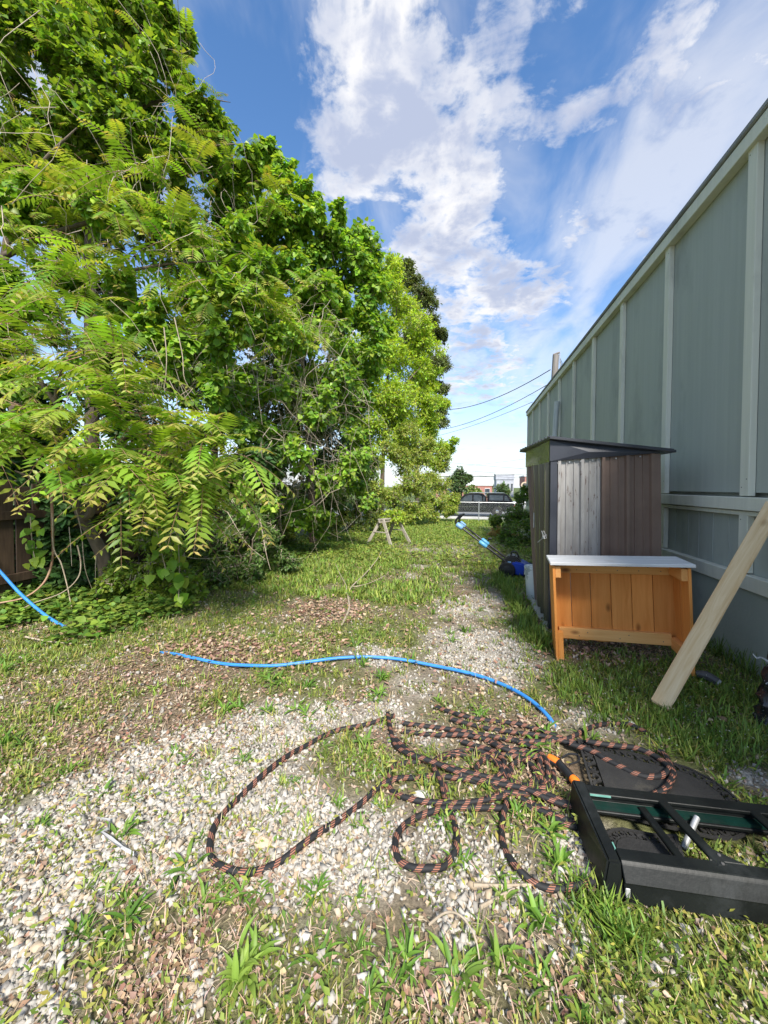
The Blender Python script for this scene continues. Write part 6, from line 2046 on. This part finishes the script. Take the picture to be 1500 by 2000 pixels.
mat_of_leaves('turf_flowers', 900, .2, 1.9, 1.6, 3.6, lush, (.006, .011), [(.75, .75, .70), (.70, .72, .66)], 'tiny white flowers dotted in the turf by the building', 'flowers', T_OVAL, (.03, .07))


# ------------------------------------------------------------------ broad weeds one can count
def rosette(size, nl, seed, upright=.5, cols=None, width=.13):
    rr = random.Random(seed)
    m_v, m_f, m_c = [], [], []
    cols = cols or [(.13, .25, .035), (.17, .30, .045), (.10, .21, .03)]
    for k in range(nl):
        az = 2 * math.pi * (k + rr.uniform(-.3, .3)) / nl * 2.4
        L = size * rr.uniform(.4, 1.1)
        e0 = rr.uniform(upright * .5, upright * 1.5)
        dr_k = rr.uniform(.5, 1.9)
        cl = Vector(rr.choice(cols)) * rr.uniform(.8, 1.2)
        h, s = Vector((math.cos(az), math.sin(az), 0)), Vector((-math.sin(az), math.cos(az), 0))
        p = Vector((rr.gauss(0, .12) * size, rr.gauss(0, .12) * size, 0)) + h * .006
        base = len(m_v)
        for i in range(6):
            t = i / 5
            wv = L * width * (math.sin(math.pi * min(1, .12 + t * .95)) ** .8) * .5
            e = e0 - t * dr_k
            z_ = Vector((0, 0, 1))
            m_v += [tuple(p - s * wv + z_ * wv * .45), tuple(p), tuple(p + s * wv + z_ * wv * .45)]
            m_c += [tuple(cl), tuple(cl * 1.15), tuple(cl)]
            p = p + (h * math.cos(e) + z_ * math.sin(e)) * L / 5
        for i in range(5):
            a, b = base + i * 3, base + (i + 1) * 3
            m_f += [(a, b, b + 1, a + 1), (a + 1, b + 1, b + 2, a + 2)]
    return np.array(m_v), np.array(m_f), np.array(m_c)


def weed(label, xy, size, nl, seed, upright=.5, cols=None, width=.13):
    x, y = xy
    v, f, c_ = rosette(size, nl, seed, upright, cols, width)
    o = raw_mesh('weed', v, f, M['grass'], None, c_, smooth=True)
    o.location = (x, y, gz1(x, y) - .002)
    return tag(o, label, 'weed', 'broad weeds growing in the gravel')


WS = [(-0.976,0.912),(-0.454,1.111),(-0.568,0.867),(-0.141,1.007),(0.319,1.380),(0.222,1.184),(-1.327,1.261),(-0.446,1.650),(-1.362,1.929),(-1.118,1.960),(-0.069,1.453),(-0.387,1.381),(0.175,1.632),(0.320,1.509),(0.207,1.563),(-0.008,1.305),(-0.725,1.509),(-0.503,1.445),(-1.379,1.554),(-1.002,1.571),(-1.944,2.022),(-1.082,0.849),(0.420,1.202),(1.237,2.236),(-0.939,1.179),(0.531,1.714),(-0.557,2.481),(-0.992,2.245)]
WL = ['large dense tuft of long leaves on the left, below the white plastic strip', 'leafy tuft just below the bottom of the left hose loop', 'spreading pale rosette near the bottom edge, left of centre',
      'tall leaf cluster at the bottom centre in front of the straw stalk', 'flat broad rosette between the right hose curve and the black frame', 'rosette directly below the end of the right hose curve',
      'small dark tuft alone on the left gravel patch', 'small bushy tuft above the crossing of the hose strands', 'wide low clump above the gravel at the start of the hose', 'low clump right of the wide clump above the gravel',
      'tall tuft growing inside the small bottom hose loop', 'small rosette left of the small bottom hose loop', 'weed poking through the hose tangle below the coils', 'dense leafy weed between the hose strands and the black frame',
      'tuft under the lowest straight hose strands', 'narrow tuft right of the small bottom hose loop', 'tiny weed on the gravel inside the large hose loop', 'small weed beside the rising strand of the large hose loop',
      'tuft at the upper edge of the left gravel patch', 'small weed left of the large hose loop top', 'bright tuft among the brown leaves below the blue hose end', 'tuft in the lower left corner of the gravel',
      'long-leaved weed touching the near rail of the black frame', 'bright rosette in the turf above the doormats', 'low weed at the left bend of the large hose loop', 'weed squeezed between hose strands and the frame corner',
      'tuft just below the top of the blue hose curve', 'leafy clump below the left half of the blue hose']
SZ = [.14, .11, .13, .125, .11, .12, .06, .08, .13, .11, .12, .08, .08, .12, .09, .10, .06, .07, .09, .07, .10, .09, .14, .14, .06, .07, .13, .14]
for i, (xy, lab, s_) in enumerate(zip(WS, WL, SZ)):
    weed(lab, xy, s_ * .66, 22 + (i * 5) % 11, 100 + i, upright=.75 + .4 * ((i * 7) % 5) / 5, cols=[(.20, .31, .05), (.24, .34, .06)] if i in (2, 20, 23) else None, width=.19 if i in (2, 4, 5, 13) else .145)

# the many smaller clumps between them
wx, wy = area_pts(420, -4.0, 1.2, .9, 7.5, lambda a, b: np.clip(.55 - .25 * field(GRAVEL, a, b), .1, 1) * not_inside(a, b))
VV, FF, CC, off = [], [], [], 0
for i, (a, b) in enumerate(zip(wx, wy)):
    v, f, c_ = rosette(random.uniform(.045, .10) * (1 + .06 * b), random.randint(12, 22), 500 + i, random.uniform(.5, 1.2), [(.11, .22, .035), (.15, .27, .04), (.19, .30, .05)], random.uniform(.10, .17))
    VV.append(v + np.array([a, b, gz1(a, b) - .002]))
    FF.append(f + off)
    CC.append(c_)
    off += len(v)
tag(raw_mesh('weed_clumps', np.concatenate(VV), np.concatenate(FF), M['grass'], None, np.concatenate(CC), 'stuff', True), 'small broad-leaved clumps dotted over the whole strip', 'weeds')


# put every tree's and vine's origin at its base
for e_ in [o for o in bpy.data.objects if o.type == 'EMPTY' and o.parent is None and tuple(o.location) == (0, 0, 0)]:
    kids = [k for k in e_.children if k.type == 'MESH']
    ref = [k for k in kids if k.name.startswith('trunk')] or kids
    co = np.empty(len(ref[0].data.vertices) * 3, np.float32)
    ref[0].data.vertices.foreach_get('co', co)
    co = co.reshape(-1, 3)
    low = co[co[:, 2] <= co[:, 2].min() + .05].mean(0)
    e_.location = tuple(float(v) for v in low)
    for k in kids:
        k.location = tuple(-float(v) for v in low)
